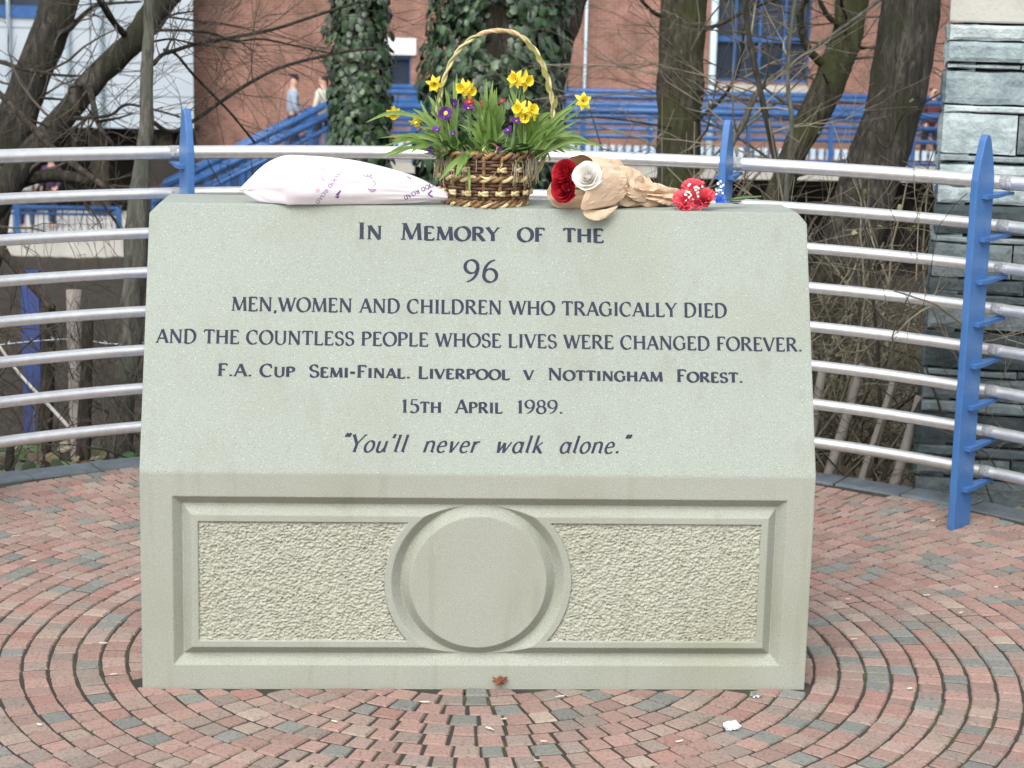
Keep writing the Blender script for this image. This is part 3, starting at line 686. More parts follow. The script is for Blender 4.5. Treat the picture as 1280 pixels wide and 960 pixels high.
# ---- people on the far side
M_skin = mat('skin', (.50, .30, .22), .6)
def person(loc, face, h, jacket, trousers, hair, label, cap=False, step=.10):
    """a standing or walking figure; loc at the feet, face = heading angle in the ground plane"""
    k = h / 1.75
    root = empty('person', loc, label, 'person')
    rot = Matrix.Rotation(face, 3, 'Z')
    def P(x, y, z): return Vector(loc) + rot @ Vector((x * k, y * k, z * k))
    def skin(name, joints, bones, m, sub=1):
        bm = bmesh.new(); ly = bm.verts.layers.skin.verify(); vs = []
        for (p, r) in joints:
            v = bm.verts.new(P(*p)); v[ly].radius = (r * k, r * k); vs.append(v)
        vs[0][ly].use_root = True
        for a, b in bones: bm.edges.new((vs[a], vs[b]))
        for v in bm.verts: v.co -= Vector(loc)
        me = bpy.data.meshes.new(name); bm.to_mesh(me); bm.free(); me.materials.append(m)
        o = bpy.data.objects.new(name, me); COL.objects.link(o); o.parent = root
        o.modifiers.new('skin', 'SKIN').use_smooth_shade = True; sb = o.modifiers.new('sub', 'SUBSURF'); sb.levels = sb.render_levels = sub
        return o
    s = step
    J = [((0, 0, .95), .09), ((0, 0, 1.18), .09), ((0, 0, 1.40), .09), ((0, 0, 1.52), .055), ((0, .01, 1.60), .085), ((0, .02, 1.68), .09), ((0, .0, 1.73), .05),
         ((-.19, 0, 1.40), .055), ((-.25, .03, 1.14), .042), ((-.20, .16, .95), .034), ((-.18, .22, .90), .03),
         ((.19, 0, 1.40), .055), ((.25, -.02, 1.14), .042), ((.22, .10, .93), .034), ((.21, .15, .87), .03),
         ((-.10, s * .4, .88), .06), ((-.10, s, .48), .045), ((-.10, s, .09), .042), ((-.10, s + .14, .04), .035),
         ((.10, -s * .4, .88), .06), ((.10, -s, .48), .045), ((.10, -s, .09), .042), ((.10, -s + .14, .04), .035), ((0, .115, 1.62), .018)]
    B = [(0, 1), (1, 2), (2, 3), (3, 4), (4, 5), (5, 6), (2, 7), (7, 8), (8, 9), (9, 10), (2, 11), (11, 12), (12, 13), (13, 14), (0, 15), (15, 16), (16, 17), (17, 18), (0, 19), (19, 20), (20, 21), (21, 22), (4, 23)]
    skin('body', J, B, M_skin)
    g = 1.14
    skin('jacket', [((0, 0, .86), .165), ((0, 0, 1.18), .16), ((0, 0, 1.40), .145), ((0, 0, 1.49), .075), ((-.20, 0, 1.40), .075), ((-.255, .03, 1.14), .06), ((-.205, .14, .97), .05), ((.20, 0, 1.40), .075), ((.255, -.02, 1.14), .06), ((.222, .085, .955), .05)],
         [(0, 1), (1, 2), (2, 3), (2, 4), (4, 5), (5, 6), (2, 7), (7, 8), (8, 9)], jacket)
    skin('trousers', [((0, 0, .93), .14), ((-.10, s * .4, .84), .10), ((-.10, s, .48), .075), ((-.10, s, .10), .062), ((.10, -s * .4, .84), .10), ((.10, -s, .48), .075), ((.10, -s, .10), .062)],
         [(0, 1), (1, 2), (2, 3), (0, 4), (4, 5), (5, 6)], trousers)
    hj = [((0, -.03, 1.63), .075), ((0, -.015, 1.70), .098), ((0, .0, 1.755), .06)]
    hb = [(0, 1), (1, 2)]
    if cap: hj = [((0, .0, 1.70), .105), ((0, .0, 1.765), .07), ((0, .13, 1.69), .03)]; hb = [(0, 1), (0, 2)]
    skin('cap' if cap else 'hair', hj, hb, hair)
    return root
c_grey = mat('pale_blue_jacket', (.36, .42, .50), .8, (.28, .33, .42), 4, 4); c_cream = mat('cream_jacket', (.62, .60, .52), .8, (.5, .47, .4), 4, 4)
c_navy = mat('navy_cloth', (.025, .03, .07), .85); c_dark = mat('dark_cloth', (.02, .02, .025), .85); c_maroon = mat('maroon_coat', (.09, .025, .035), .85)
c_brown = mat('brown_hair', (.035, .018, .012), .7); c_white = mat('white_jacket', (.66, .68, .68), .8); c_plum = mat('plum_coat', (.055, .03, .075), .85); c_sky = mat('light_blue_jacket', (.35, .55, .62), .8)
def stand(px, Y, z): p = onY(px, 200, Y); return (p.x, Y, z)
person(stand(366, YBR + 1.2, ZDECK), R(-75), 1.68, c_grey, c_navy, c_navy, 'person in a pale grey jacket and navy cap walking by the ramp top', cap=True)
person(stand(404, YBR + 1.0, ZDECK), R(60), 1.72, c_cream, c_dark, c_brown, 'person with dark hair and a cream top next to the ivy trunk')
person(stand(1161, YBR + 1.3, ZDECK), R(200), 1.72, c_maroon, c_dark, c_brown, 'person in a dark maroon coat on the footbridge beside the slate pillar')
person(stand(32, YTR + 1.6, ZTER), R(20), 1.72, c_white, c_dark, c_brown, 'person in a white jacket on the far terrace')
person(stand(64, YTR + 2.1, ZTER), R(160), 1.70, c_plum, c_dark, c_brown, 'person in a dark plum coat on the far terrace')

# ================================================================== SLATE PILLAR
def pillar():
    t = empty('stone_pillar', (2.5, 2.6, 0), 'tall pillar of rough stacked slate under a smooth pale cap, right of the railing', 'pillar')
    rs = random.Random(11)
    base_corner_l = at(1143, 612, 7.15)
    ang = R(-16)
    ex = Vector((math.cos(ang), math.sin(ang), 0)); ey = Vector((-math.sin(ang), math.cos(ang), 0))
    zcap = at(1180, 27, 7.3).z
    O = Vector((base_corner_l.x, base_corner_l.y, 0)); Wd = .60
    cx = O + ex * Wd / 2 + ey * Wd / 2
    core = MB(); core.hexa([cx + ex * a + ey * c + Vector((0, 0, -.4)) for a, c in ((-.29, -.29), (.29, -.29), (.29, .29), (-.29, .29))], [cx + ex * a + ey * c + Vector((0, 0, zcap)) for a, c in ((-.235, -.235), (.235, -.235), (.235, .235), (-.235, .235))])
    core.build('core', M_mortar, t, smooth=False)
    b = MB(); z = -.06; pals = [(.30, .36, .38), (.17, .215, .23), (.38, .44, .46), (.12, .15, .16), (.24, .285, .30), (.44, .50, .51)]
    hs_ = [.06, .075, .025, .125, .028, .145, .03, .05, .032, .07, .11, .03, .125, .06, .035, .10, .14, .03, .09, .05, .12, .04, .08, .13, .05, .1, .1]
    zz = [zcap - .004]
    for h_ in hs_:
        if zz[-1] - h_ < -.1: break
        zz.append(zz[-1] - h_)
    zz = zz[::-1]
    for z0, z1 in zip(zz, zz[1:]):
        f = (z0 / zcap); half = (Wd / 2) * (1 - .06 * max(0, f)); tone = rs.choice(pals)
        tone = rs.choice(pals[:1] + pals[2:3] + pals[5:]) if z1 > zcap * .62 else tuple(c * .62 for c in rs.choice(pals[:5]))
        cut = rs.uniform(.18, .46); g = .006; sides = []
        def jit(p, s=.006): return p + Vector((rs.uniform(-s, s), rs.uniform(-s, s), 0))
        # front face stones (two), then the other three sides
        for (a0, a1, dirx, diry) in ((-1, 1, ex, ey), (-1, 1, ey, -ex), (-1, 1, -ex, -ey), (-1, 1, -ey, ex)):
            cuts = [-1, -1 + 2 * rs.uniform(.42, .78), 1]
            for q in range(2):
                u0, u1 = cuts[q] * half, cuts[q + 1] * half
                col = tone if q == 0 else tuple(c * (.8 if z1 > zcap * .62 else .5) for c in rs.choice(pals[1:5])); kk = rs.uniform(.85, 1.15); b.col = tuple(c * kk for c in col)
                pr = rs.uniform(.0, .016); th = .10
                dz0, dz1 = rs.uniform(.001, .007), rs.uniform(.001, .009)
                def Q(u, d, zv): return cx + dirx * u - diry * (half + d) + Vector((0, 0, zv))
                e0 = pr * (1 if q == 0 else 0); e1 = pr * (1 if q == 1 else 0)
                # subdivided split face
                nu, nv = 14, 5; grid = []
                for jv in range(nv + 1):
                    row = []
                    for iu in range(nu + 1):
                        u = u0 + g * .5 + (u1 - u0 - g) * iu / nu; v = z0 + dz0 + (z1 - z0 - dz0 - dz1) * jv / nv
                        edge = (iu in (0, nu)) or (jv in (0, nv))
                        d = pr + .006 * noise.noise(Vector((u * 14, v * 20, z0 * 31 + q * 7 + dirx.x * 3))) - (.006 if edge else 0)
                        v += .006 * noise.noise(Vector((u * 9, z0 * 40 + (jv > 1) * 9, 3))) if jv in (0, nv) else 0
                        row.append(Q(u, d, v))
                    grid.append(b.add(row))
                bk = [b.add([Q(u0 + (u1 - u0) * iu / nu, -th, (z0, z1)[jv]) for iu in range(nu + 1)]) for jv in (0, 1)]
                for jv in range(nv):
                    for iu in range(nu): b.face((grid[jv][iu], grid[jv][iu + 1], grid[jv + 1][iu + 1], grid[jv + 1][iu]))
                for iu in range(nu):
                    b.face((bk[0][iu], bk[0][iu + 1], grid[0][iu + 1], grid[0][iu])); b.face((grid[nv][iu], grid[nv][iu + 1], bk[1][iu + 1], bk[1][iu]))
                for iu in (0, nu): b.face([grid[jv][iu] for jv in range(nv + 1)] + [bk[1][iu], bk[0][iu]])
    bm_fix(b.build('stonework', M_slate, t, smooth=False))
    c = MB(); hw = .285
    c.hexa([cx + ex * a * hw + ey * d * hw + Vector((0, 0, zcap)) for a, d in ((-1, -1), (1, -1), (1, 1), (-1, 1))], [cx + ex * a * hw + ey * d * hw + Vector((0, 0, zcap + .16)) for a, d in ((-1, -1), (1, -1), (1, 1), (-1, 1))])
    o = c.build('cap', M_cap, t, smooth=False); bv = o.modifiers.new('edge', 'BEVEL'); bv.width = .008; bv.segments = 2
pillar()

# ================================================================== TREES
def trunk_path(pts):
    """pts: (px, py, width px, depth) -> world centres and radii"""
    return [at(x, y, D) for x, y, w, D in pts], [w * D / FPX / 2 for x, y, w, D in pts]
def to_ground(C, Rd):
    """carry a trunk on down to the ground below its lowest traced point"""
    p, q = C[-1], C[-2]; d = (p - q); d = d / max(abs(d.z), .05); d.z = -1 if d.z < 0 else d.z
    d.x = max(-.5, min(.5, d.x)); d.y = max(-.5, min(.5, d.y)); d.z = -1
    out, r = list(C), list(Rd); cur = p.copy(); rr = Rd[-1]
    for _ in range(60):
        cur = cur + d * .25; rr *= 1.012; out.append(cur.copy()); r.append(rr)
        if cur.z < ground_z(cur.x, cur.y) - .25: break
        d.x *= .93; d.y *= .93
    return out, r
def extend_up(C, Rd, n=6, step=.35):
    d = (C[0] - C[1]).normalized(); out, r = [], []
    for k in range(n, 0, -1): out.append(C[0] + d * step * k + Vector((0, .02 * k * k, 0))); r.append(Rd[0] * (1 - .10 * k))
    return out + list(C), r + list(Rd)
def twigs(b, p, d, L, r, depth, rs, droop=.0, n=6, spread=.75, sides=4):
    pts = [p.copy()]; dd = d.normalized()
    for k in range(n):
        dd = (dd + Vector((rs.gauss(0, .13), rs.gauss(0, .13), rs.gauss(0, .13) - droop))).normalized(); pts.append(pts[-1] + dd * (L / n))
    b.tube(pts, [max(.0013, r * (1 - .75 * k / n)) for k in range(n + 1)], sides, caps=False)
    if depth <= 0: return
    for k in range(2, n + 1):
        if rs.random() < .75:
            ax = (pts[k] - pts[k - 1]).normalized(); o = ax.orthogonal().normalized(); o.rotate(Quaternion(ax, rs.uniform(0, 6.28)))
            twigs(b, pts[k], ax + o * rs.uniform(.4, 1.0) * spread, L * rs.uniform(.35, .6), r * (1 - .75 * k / n) * .6, depth - 1, rs, droop, max(3, n - 2), spread, 3 if depth < 2 else sides)
def tree(name, label, pts, m, branches=(), wild=(), up=True, ground=True, sides=18, seed=0, bm_=None, group=None, twigmat=None):
    C, Rd = trunk_path(pts)
    n0 = 5; Cs = catmull(C, n0); Rs = lerps(Rd, n0)
    if up: Cs, Rs = extend_up(Cs, Rs)
    if ground: Cs, Rs = to_ground(Cs, Rs)
    base = Cs[-1] if ground else C[-1]
    t = empty(name, base, label, 'tree', group)
    b = MB(); b.tube(Cs, Rs, sides, wob=.16, seed=seed); b.build('trunk', m, t)
    rs = random.Random(seed + 100)
    for br in branches:                                             # traced limbs: pixels, start and end width in px, depths
        path, w0, w1, D0, D1 = br; k = len(path) - 1
        P = [at(x, y, D0 + (D1 - D0) * i / k) for i, (x, y) in enumerate(path)]
        rr = [(w0 + (w1 - w0) * i / k) * (D0 + (D1 - D0) * i / k) / FPX / 2 for i in range(k + 1)]
        b = MB(); cp = catmull(P, 5); cr = lerps(rr, 5); b.tube(cp, cr, 7, wob=.12, seed=seed)
        o = b.build('branch', bm_ or m, t)
        sb = MB()
        for i in range(3, len(cp)):
            if rs.random() < .55 and len(cp) > 5:
                ax = (cp[i] - cp[i - 1]).normalized(); q = ax.orthogonal().normalized(); q.rotate(Quaternion(ax, rs.uniform(0, 6.28)))
                twigs(sb, cp[i], ax * .8 + q * rs.uniform(.4, .9), rs.uniform(.2, .6), max(.002, cr[i] * .4), 1, rs)
        if sb.v: so = sb.build('twigs', twigmat or M_twig, t); so.parent = o; so.location = (0, 0, 0)
    if wild:
        b = MB()
        for (n, L, r, dep) in wild:
            for _ in range(n):
                i = rs.randrange(0, max(1, len(Cs) - 6)); a = rs.uniform(0, 6.28)
                twigs(b, Cs[i], Vector((math.cos(a), math.sin(a) * .6, rs.uniform(-.1, .8))), L * rs.uniform(.6, 1.2), r, dep, rs, spread=.8)
        b.build('twigs', twigmat or M_twig, t)
    return t, Cs, Rs

D1, D2, D3 = 10.5, 9.6, 8.1
tree('bare_tree', 'thick dark leaning bare tree trunk at the far left edge', [(77, -5, 45, D1), (58, 50, 46, D1), (38, 100, 47, D1), (20, 150, 47, D1), (-4, 225, 52, D1), (-22, 300, 56, D1)], M_barkd,
     branches=[([(62, 45), (84, 38), (105, 18), (124, 6), (175, 2)], 9, 3, D1, D1 - .6), ([(0, 77), (28, 86), (50, 90), (75, 94), (112, 95)], 6, 3, D1 - .2, D1 - .9),
               ([(44, 122), (75, 124), (105, 126)], 4, 2, D1, D1 - .4)], wild=((9, 1.0, .010, 2),), seed=1)
tree('bare_tree', 'steeply slanting bare limb crossing behind the left blue post', [(212, -12, 36, D2), (190, 20, 34, D2), (166, 52, 31, D2), (125, 92, 31, D2), (92, 131, 31, D2), (57, 172, 32, D2), (14, 226, 36, D2), (-25, 275, 40, D2)], M_barkd,
     branches=[([(158, 46), (140, 25), (122, -2)], 10, 6, D2, D2 - .5), ([(110, 98), (114, 118), (119, 140), (124, 158), (142, 182)], 9, 5, D2, D2 - .5),
               ([(92, 147), (116, 147), (140, 143), (156, 131), (180, 134), (225, 146)], 5, 2.5, D2 - .4, D2 - 1.1), ([(122, 152), (146, 148), (165, 142)], 4, 2, D2 - .5, D2 - .9),
               ([(10, 232), (55, 220), (95, 222), (135, 232)], 20, 12, D2 + .1, D2 - .2)], wild=((10, .9, .009, 2),), seed=2)
tree('bare_tree', 'slender upright grey tree stem just left of the memorial stone', [(187, -10, 14, D3), (186, 40, 14, D3), (183, 100, 16, D3), (183, 160, 18, D3), (176, 220, 22, D3), (170, 290, 27, D3), (168, 350, 28, D3), (160, 450, 29, D3), (152, 520, 31, D3), (148, 585, 34, D3)], M_barkp, ground=True,
     branches=[([(192, 80), (202, 69), (213, 65), (249, 54), (295, 46), (344, 36), (402, 17), (450, 2)], 6, 3.5, D3, D3 + .8), ([(192, 38), (225, 38), (262, 41), (295, 51), (328, 49), (377, 59), (415, 67)], 4, 2, D3, D3 + .6),
               ([(192, 52), (214, 49), (245, 55), (285, 60)], 3, 2, D3, D3 + .3), ([(190, 152), (215, 165), (243, 150), (279, 125), (315, 102), (357, 82), (425, 66), (470, 60)], 6, 3.5, D3 + .5, D3 + 1.2),
               ([(205, 62), (220, 68), (243, 95), (285, 138), (318, 178)], 4, 3, D3 + .3, D3 + 1.), ([(194, 42), (212, 20), (242, 14)], 4, 2, D3, D3 + .3)],
     bm_=M_barkd, seed=3)
tree('bare_tree', 'upright mossy double trunk right of the basket of flowers', [(856, -10, 58, 11), (852, 60, 56, 11), (849, 130, 55, 11), (848, 200, 55, 11), (847, 270, 57, 11), (846, 340, 60, 11)], M_barkg,
     branches=[([(825, 20), (815, 14), (801, 0)], 6, 4, 11, 10.5), ([(870, 40), (900, 30), (940, 10), (990, -8)], 6, 4, 11, 10.6), ([(872, 150), (905, 120), (925, 80), (930, 30)], 5, 3, 10.9, 10.4), ([(838, 160), (806, 154), (755, 147), (706, 148)], 3, 2.2, 10.8, 10.2)],
     wild=((20, 1.2, .010, 2),), seed=4, twigmat=M_twigp)
tree('bare_tree', 'tilted moss covered trunk between two bare trees on the right', [(1068, -15, 40, 10.4), (1058, 49, 39, 10.4), (1045, 82, 42, 10.4), (1032, 112, 42, 10.4), (1012, 152, 38, 10.4), (995, 187, 33, 10.4), (975, 235, 30, 10.4)], M_barkg,
     branches=[([(1040, 90), (1010, 60), (1000, 20), (1010, -10)], 12, 7, 10.4, 10.1), ([(1062, 40), (1035, 20), (1020, -10)], 9, 5, 10.4, 10.2)],
     wild=((24, 1.1, .010, 2),), seed=5, twigmat=M_twig)
tree('bare_tree', 'broad dark leaning trunk in front of the slate pillar', [(1144, -25, 72, 9.3), (1128, 75, 72, 9.3), (1113, 150, 71, 9.3), (1087, 225, 70, 9.3), (1066, 300, 70, 9.3), (1050, 360, 72, 9.3), (1026, 450, 74, 9.3), (1006, 545, 78, 9.3)], M_barkd,
     branches=[([(1095, 170), (1110, 185), (1125, 150), (1140, 130)], 3, 2, 8.9, 8.7)], wild=((8, .8, .008, 2),), seed=6, sides=22)
def sapling(label, pts, m, seed):
    return tree('sapling', label, pts, m, wild=((7, .6, .006, 1),), seed=seed, sides=8, twigmat=M_twigp, group='thin saplings behind the railing')
sapling('thin brown sapling bending left of the middle blue post', [(931, -5, 6, 8.8), (937, 49, 7, 8.8), (950, 112, 8, 8.8), (965, 180, 8, 8.8), (972, 230, 9, 8.8), (974, 300, 10, 8.8)], M_barkd, 21)
sapling('pale crooked sapling forking over the blue footbridge rails', [(984, 84, 5, 9), (962, 100, 7, 9), (943, 121, 8, 9), (930, 152, 9, 9), (915, 180, 8, 9), (904, 220, 8, 9), (900, 300, 9, 9)], M_barkp, 22)
sapling('thin pale sapling standing close before the mossy tilted trunk', [(995, -5, 5, 8.6), (986, 60, 5, 8.6), (985, 110, 6, 8.6), (990, 160, 6, 8.6), (983, 240, 7, 8.6), (985, 320, 8, 8.6)], M_barkp, 23)

# ---- ivy clad trees
def ivy_leaf(b, c, n, up, s, rs):
    n = n.normalized(); x = up.cross(n); x = x.normalized() if x.length > .05 else n.orthogonal().normalized(); y = n.cross(x)
    pts = [(0, -.55, .0), (.46, -.38, -.10), (.36, .02, -.03), (.40, .30, -.10), (0, .62, -.08), (-.40, .30, -.10), (-.36, .02, -.03), (-.46, -.38, -.10)]
    i = b.add([c + x * (u * s) + y * (v * s) + n * (w * s) for u, v, w in pts]); k = b.add([c + n * (.05 * s)])[0]
    for q in range(8): b.face((k, i[q], i[(q + 1) % 8]))
def ivy(label, pts, width_px, count, seed, leafD, gaps=()):
    rs = random.Random(seed)
    C, Rd = trunk_path(pts); Cs = catmull(C, 6); Rs = lerps(Rd, 6)
    Cs, Rs = extend_up(Cs, Rs, 4); Cs, Rs = to_ground(Cs, Rs)
    t = empty('ivy_tree', Cs[-1], label, 'tree')
    b = MB(); b.tube(Cs, Rs, 16, wob=.15, seed=seed); b.build('trunk', M_barkd, t)
    b = MB(); half = width_px * leafD / FPX / 2
    for _ in range(count):
        i = rs.randrange(0, len(Cs) - 4); f = rs.random(); p = Cs[i].lerp(Cs[i + 1], f)
        a = rs.uniform(0, 6.28); d = Vector((math.cos(a), math.sin(a), 0)); rr = half * (rs.uniform(.55, 1.0) + .22 * noise.noise(Vector((p.z * 2.6, a * 1.3, seed))) )
        rr = max(rr, Rs[i] * 1.05); q = p + d * rr
        if noise.noise(Vector((a * 1.5 + seed, p.z * 1.6, 4))) < -.36: continue
        g = rs.random(); kk = rs.uniform(.4, 1.4)
        col = (.042, .080, .038) if g < .6 else ((.07, .12, .055) if g < .85 else (.028, .052, .030))
        b.col = tuple(c * kk for c in col)
        nrm = d + Vector((rs.gauss(0, .35), rs.gauss(0, .35), rs.uniform(-.1, .75)))
        ivy_leaf(b, q, nrm, Vector((rs.gauss(0, .25), 0, -1)), rs.uniform(.034, .068), rs)
    for _ in range(26):
        pass
    b.build('crown', M_ivy, t)
    return t
ivy('slim tree column smothered in dark green ivy left of the basket', [(452, -20, 22, 12.6), (450, 60, 22, 12.6), (449, 130, 23, 12.6), (452, 200, 24, 12.6), (455, 260, 26, 12.6)], 84, 4800, 31, 12.6)
ivy('wide ivy covered tree directly behind the flower basket', [(628, -20, 80, 12.2), (622, 60, 84, 12.2), (616, 130, 88, 12.2), (610, 200, 92, 12.2), (606, 270, 98, 12.2)], 186, 9000, 32, 12.2)
tree('bare_tree', 'smooth grey trunk showing at the right edge of the wide ivy', [(722, -20, 36, 12.9), (708, 30, 34, 12.9), (694, 80, 34, 12.9), (684, 140, 34, 12.9), (676, 230, 38, 12.9)], M_barkd, seed=8)

# ---- cut stakes, posts, fallen rod
def stake(name, label, pts, m, group=None, ground=True, cat='stake', n=8):
    C, Rd = trunk_path(pts); Cs = catmull(C, 4); Rs = lerps(Rd, 4)
    b = MB(); b.tube(Cs, Rs, n, wob=.10, seed=pts[0][0]); o = b.build(name, m, None, loc=Cs[-1]); return tag(o, label, cat, group)
def gstake(label, x0, y0, x1, y1, w, D, m, group='leaning cut stakes behind the railing'):
    stake('stake', label, [(x0, y0, w * .85, D), ((x0 + x1) / 2 + 1, (y0 + y1) / 2, w, D), (x1, y1, w * 1.05, D), (x1 + (x1 - x0) * .3, y1 + (y1 - y0) * .3, w * 1.05, D)], m, group)
gstake('pale leaning stake nearest the right side of the memorial stone', 1030, 452, 1004, 590, 13, 7.55, M_stake)
gstake('pale leaning stake second from the memorial stone', 1078, 455, 1034, 598, 13, 7.45, M_stake)
gstake('pale leaning stake midway between the stone and the slate pillar', 1117, 478, 1077, 603, 12, 7.4, M_stake)
gstake('pale leaning stake next to the slate pillar', 1150, 495, 1117, 610, 14, 7.3, M_stake)
gstake('thin grey stake leaning between two thicker pale stakes', 1120, 545, 1101, 606, 6, 7.5, M_barkp)
gp = 'upright posts behind the left railing'
stake('wooden_post', 'short square grey wooden post left of the slender grey tree', [(92, 362, 19, 8.2), (94, 450, 19, 8.2), (98, 560, 20, 8.2), (100, 640, 20, 8.2)], M_stake, gp, cat='post')
stake('wooden_post', 'brown round post just right of the square grey post', [(110, 400, 14, 8), (108, 470, 15, 8), (104, 560, 19, 8), (102, 640, 20, 8)], M_bark, gp, cat='post')
stake('wooden_post', 'brown round post beside the flat blue upright', [(62, 380, 15, 8.4), (60, 460, 17, 8.4), (55, 560, 19, 8.4), (52, 650, 20, 8.4)], M_bark, gp, cat='post')
stake('wooden_post', 'short dark stub of wood by the kerb at the left edge', [(13, 556, 11, 7.6), (12, 580, 12, 7.6), (12, 615, 12, 7.6)], M_barkd, gp, cat='post')
def blue_post():
    b = MB(); D = 8.9
    A, B = at(38, 338, D), at(42, 560, D); w = 22 * D / FPX / 2
    b.hexa([B + Vector((-w, -.02, 0)), B + Vector((w, -.02, 0)), B + Vector((w, .02, 0)), B + Vector((-w, .02, 0))], [A + Vector((-w, -.02, 0)), A + Vector((w, -.02, 0)), A + Vector((w, .02, 0)), A + Vector((-w, .02, 0))])
    o = b.build('flat_post', mat('deep_blue_paint', (.010, .030, .13), .6, (.018, .045, .18), 9, 4), smooth=False, loc=B); tag(o, 'flat deep blue upright strip behind the left rails', 'post')
blue_post()
stake('fallen_branch', 'straight bare rod lying diagonally across the leaning trunks at left', [(-6, 112, 8, 8.8), (30, 148, 9, 8.7), (65, 184, 9, 8.6), (98, 210, 9, 8.5), (135, 236, 8, 8.4)], M_bark, cat='branch')
stake('fallen_branch', 'thick broken branch slanting behind the lower left rails', [(-8, 302, 12, 8.2), (25, 340, 12, 8.1), (48, 365, 11, 8.0), (66, 386, 10, 7.9)], M_bark, cat='branch')
stake('rope', 'pale frayed rope hanging slack behind the lower left rails', [(-4, 428, 4, 7.7), (20, 462, 4, 7.7), (45, 490, 4.5, 7.6), (66, 512, 5, 7.6), (86, 534, 5, 7.5)], mat('pale_rope', (.42, .40, .36), .9), cat='rope', n=6)
def wire():
    b = MB(); P = [at(x, y, 8.3) for x, y in ((-10, 432), (50, 426), (95, 424), (140, 430), (190, 428))]; b.tube(catmull(P, 6), .0035, 5); rs = random.Random(4)
    C = catmull(P, 6)
    for k in range(2, len(C), 3):
        for s in (1, -1): b.tube([C[k] + Vector((-.006, 0, -.014 * s)), C[k] + Vector((.006, 0, .014 * s))], .002, 4)
    o = b.build('barbed_wire', mat('galvanised_wire', (.36, .40, .45), .5, metal=.6), loc=C[0]); tag(o, 'single strand of barbed wire behind the left rails', 'wire')
wire()

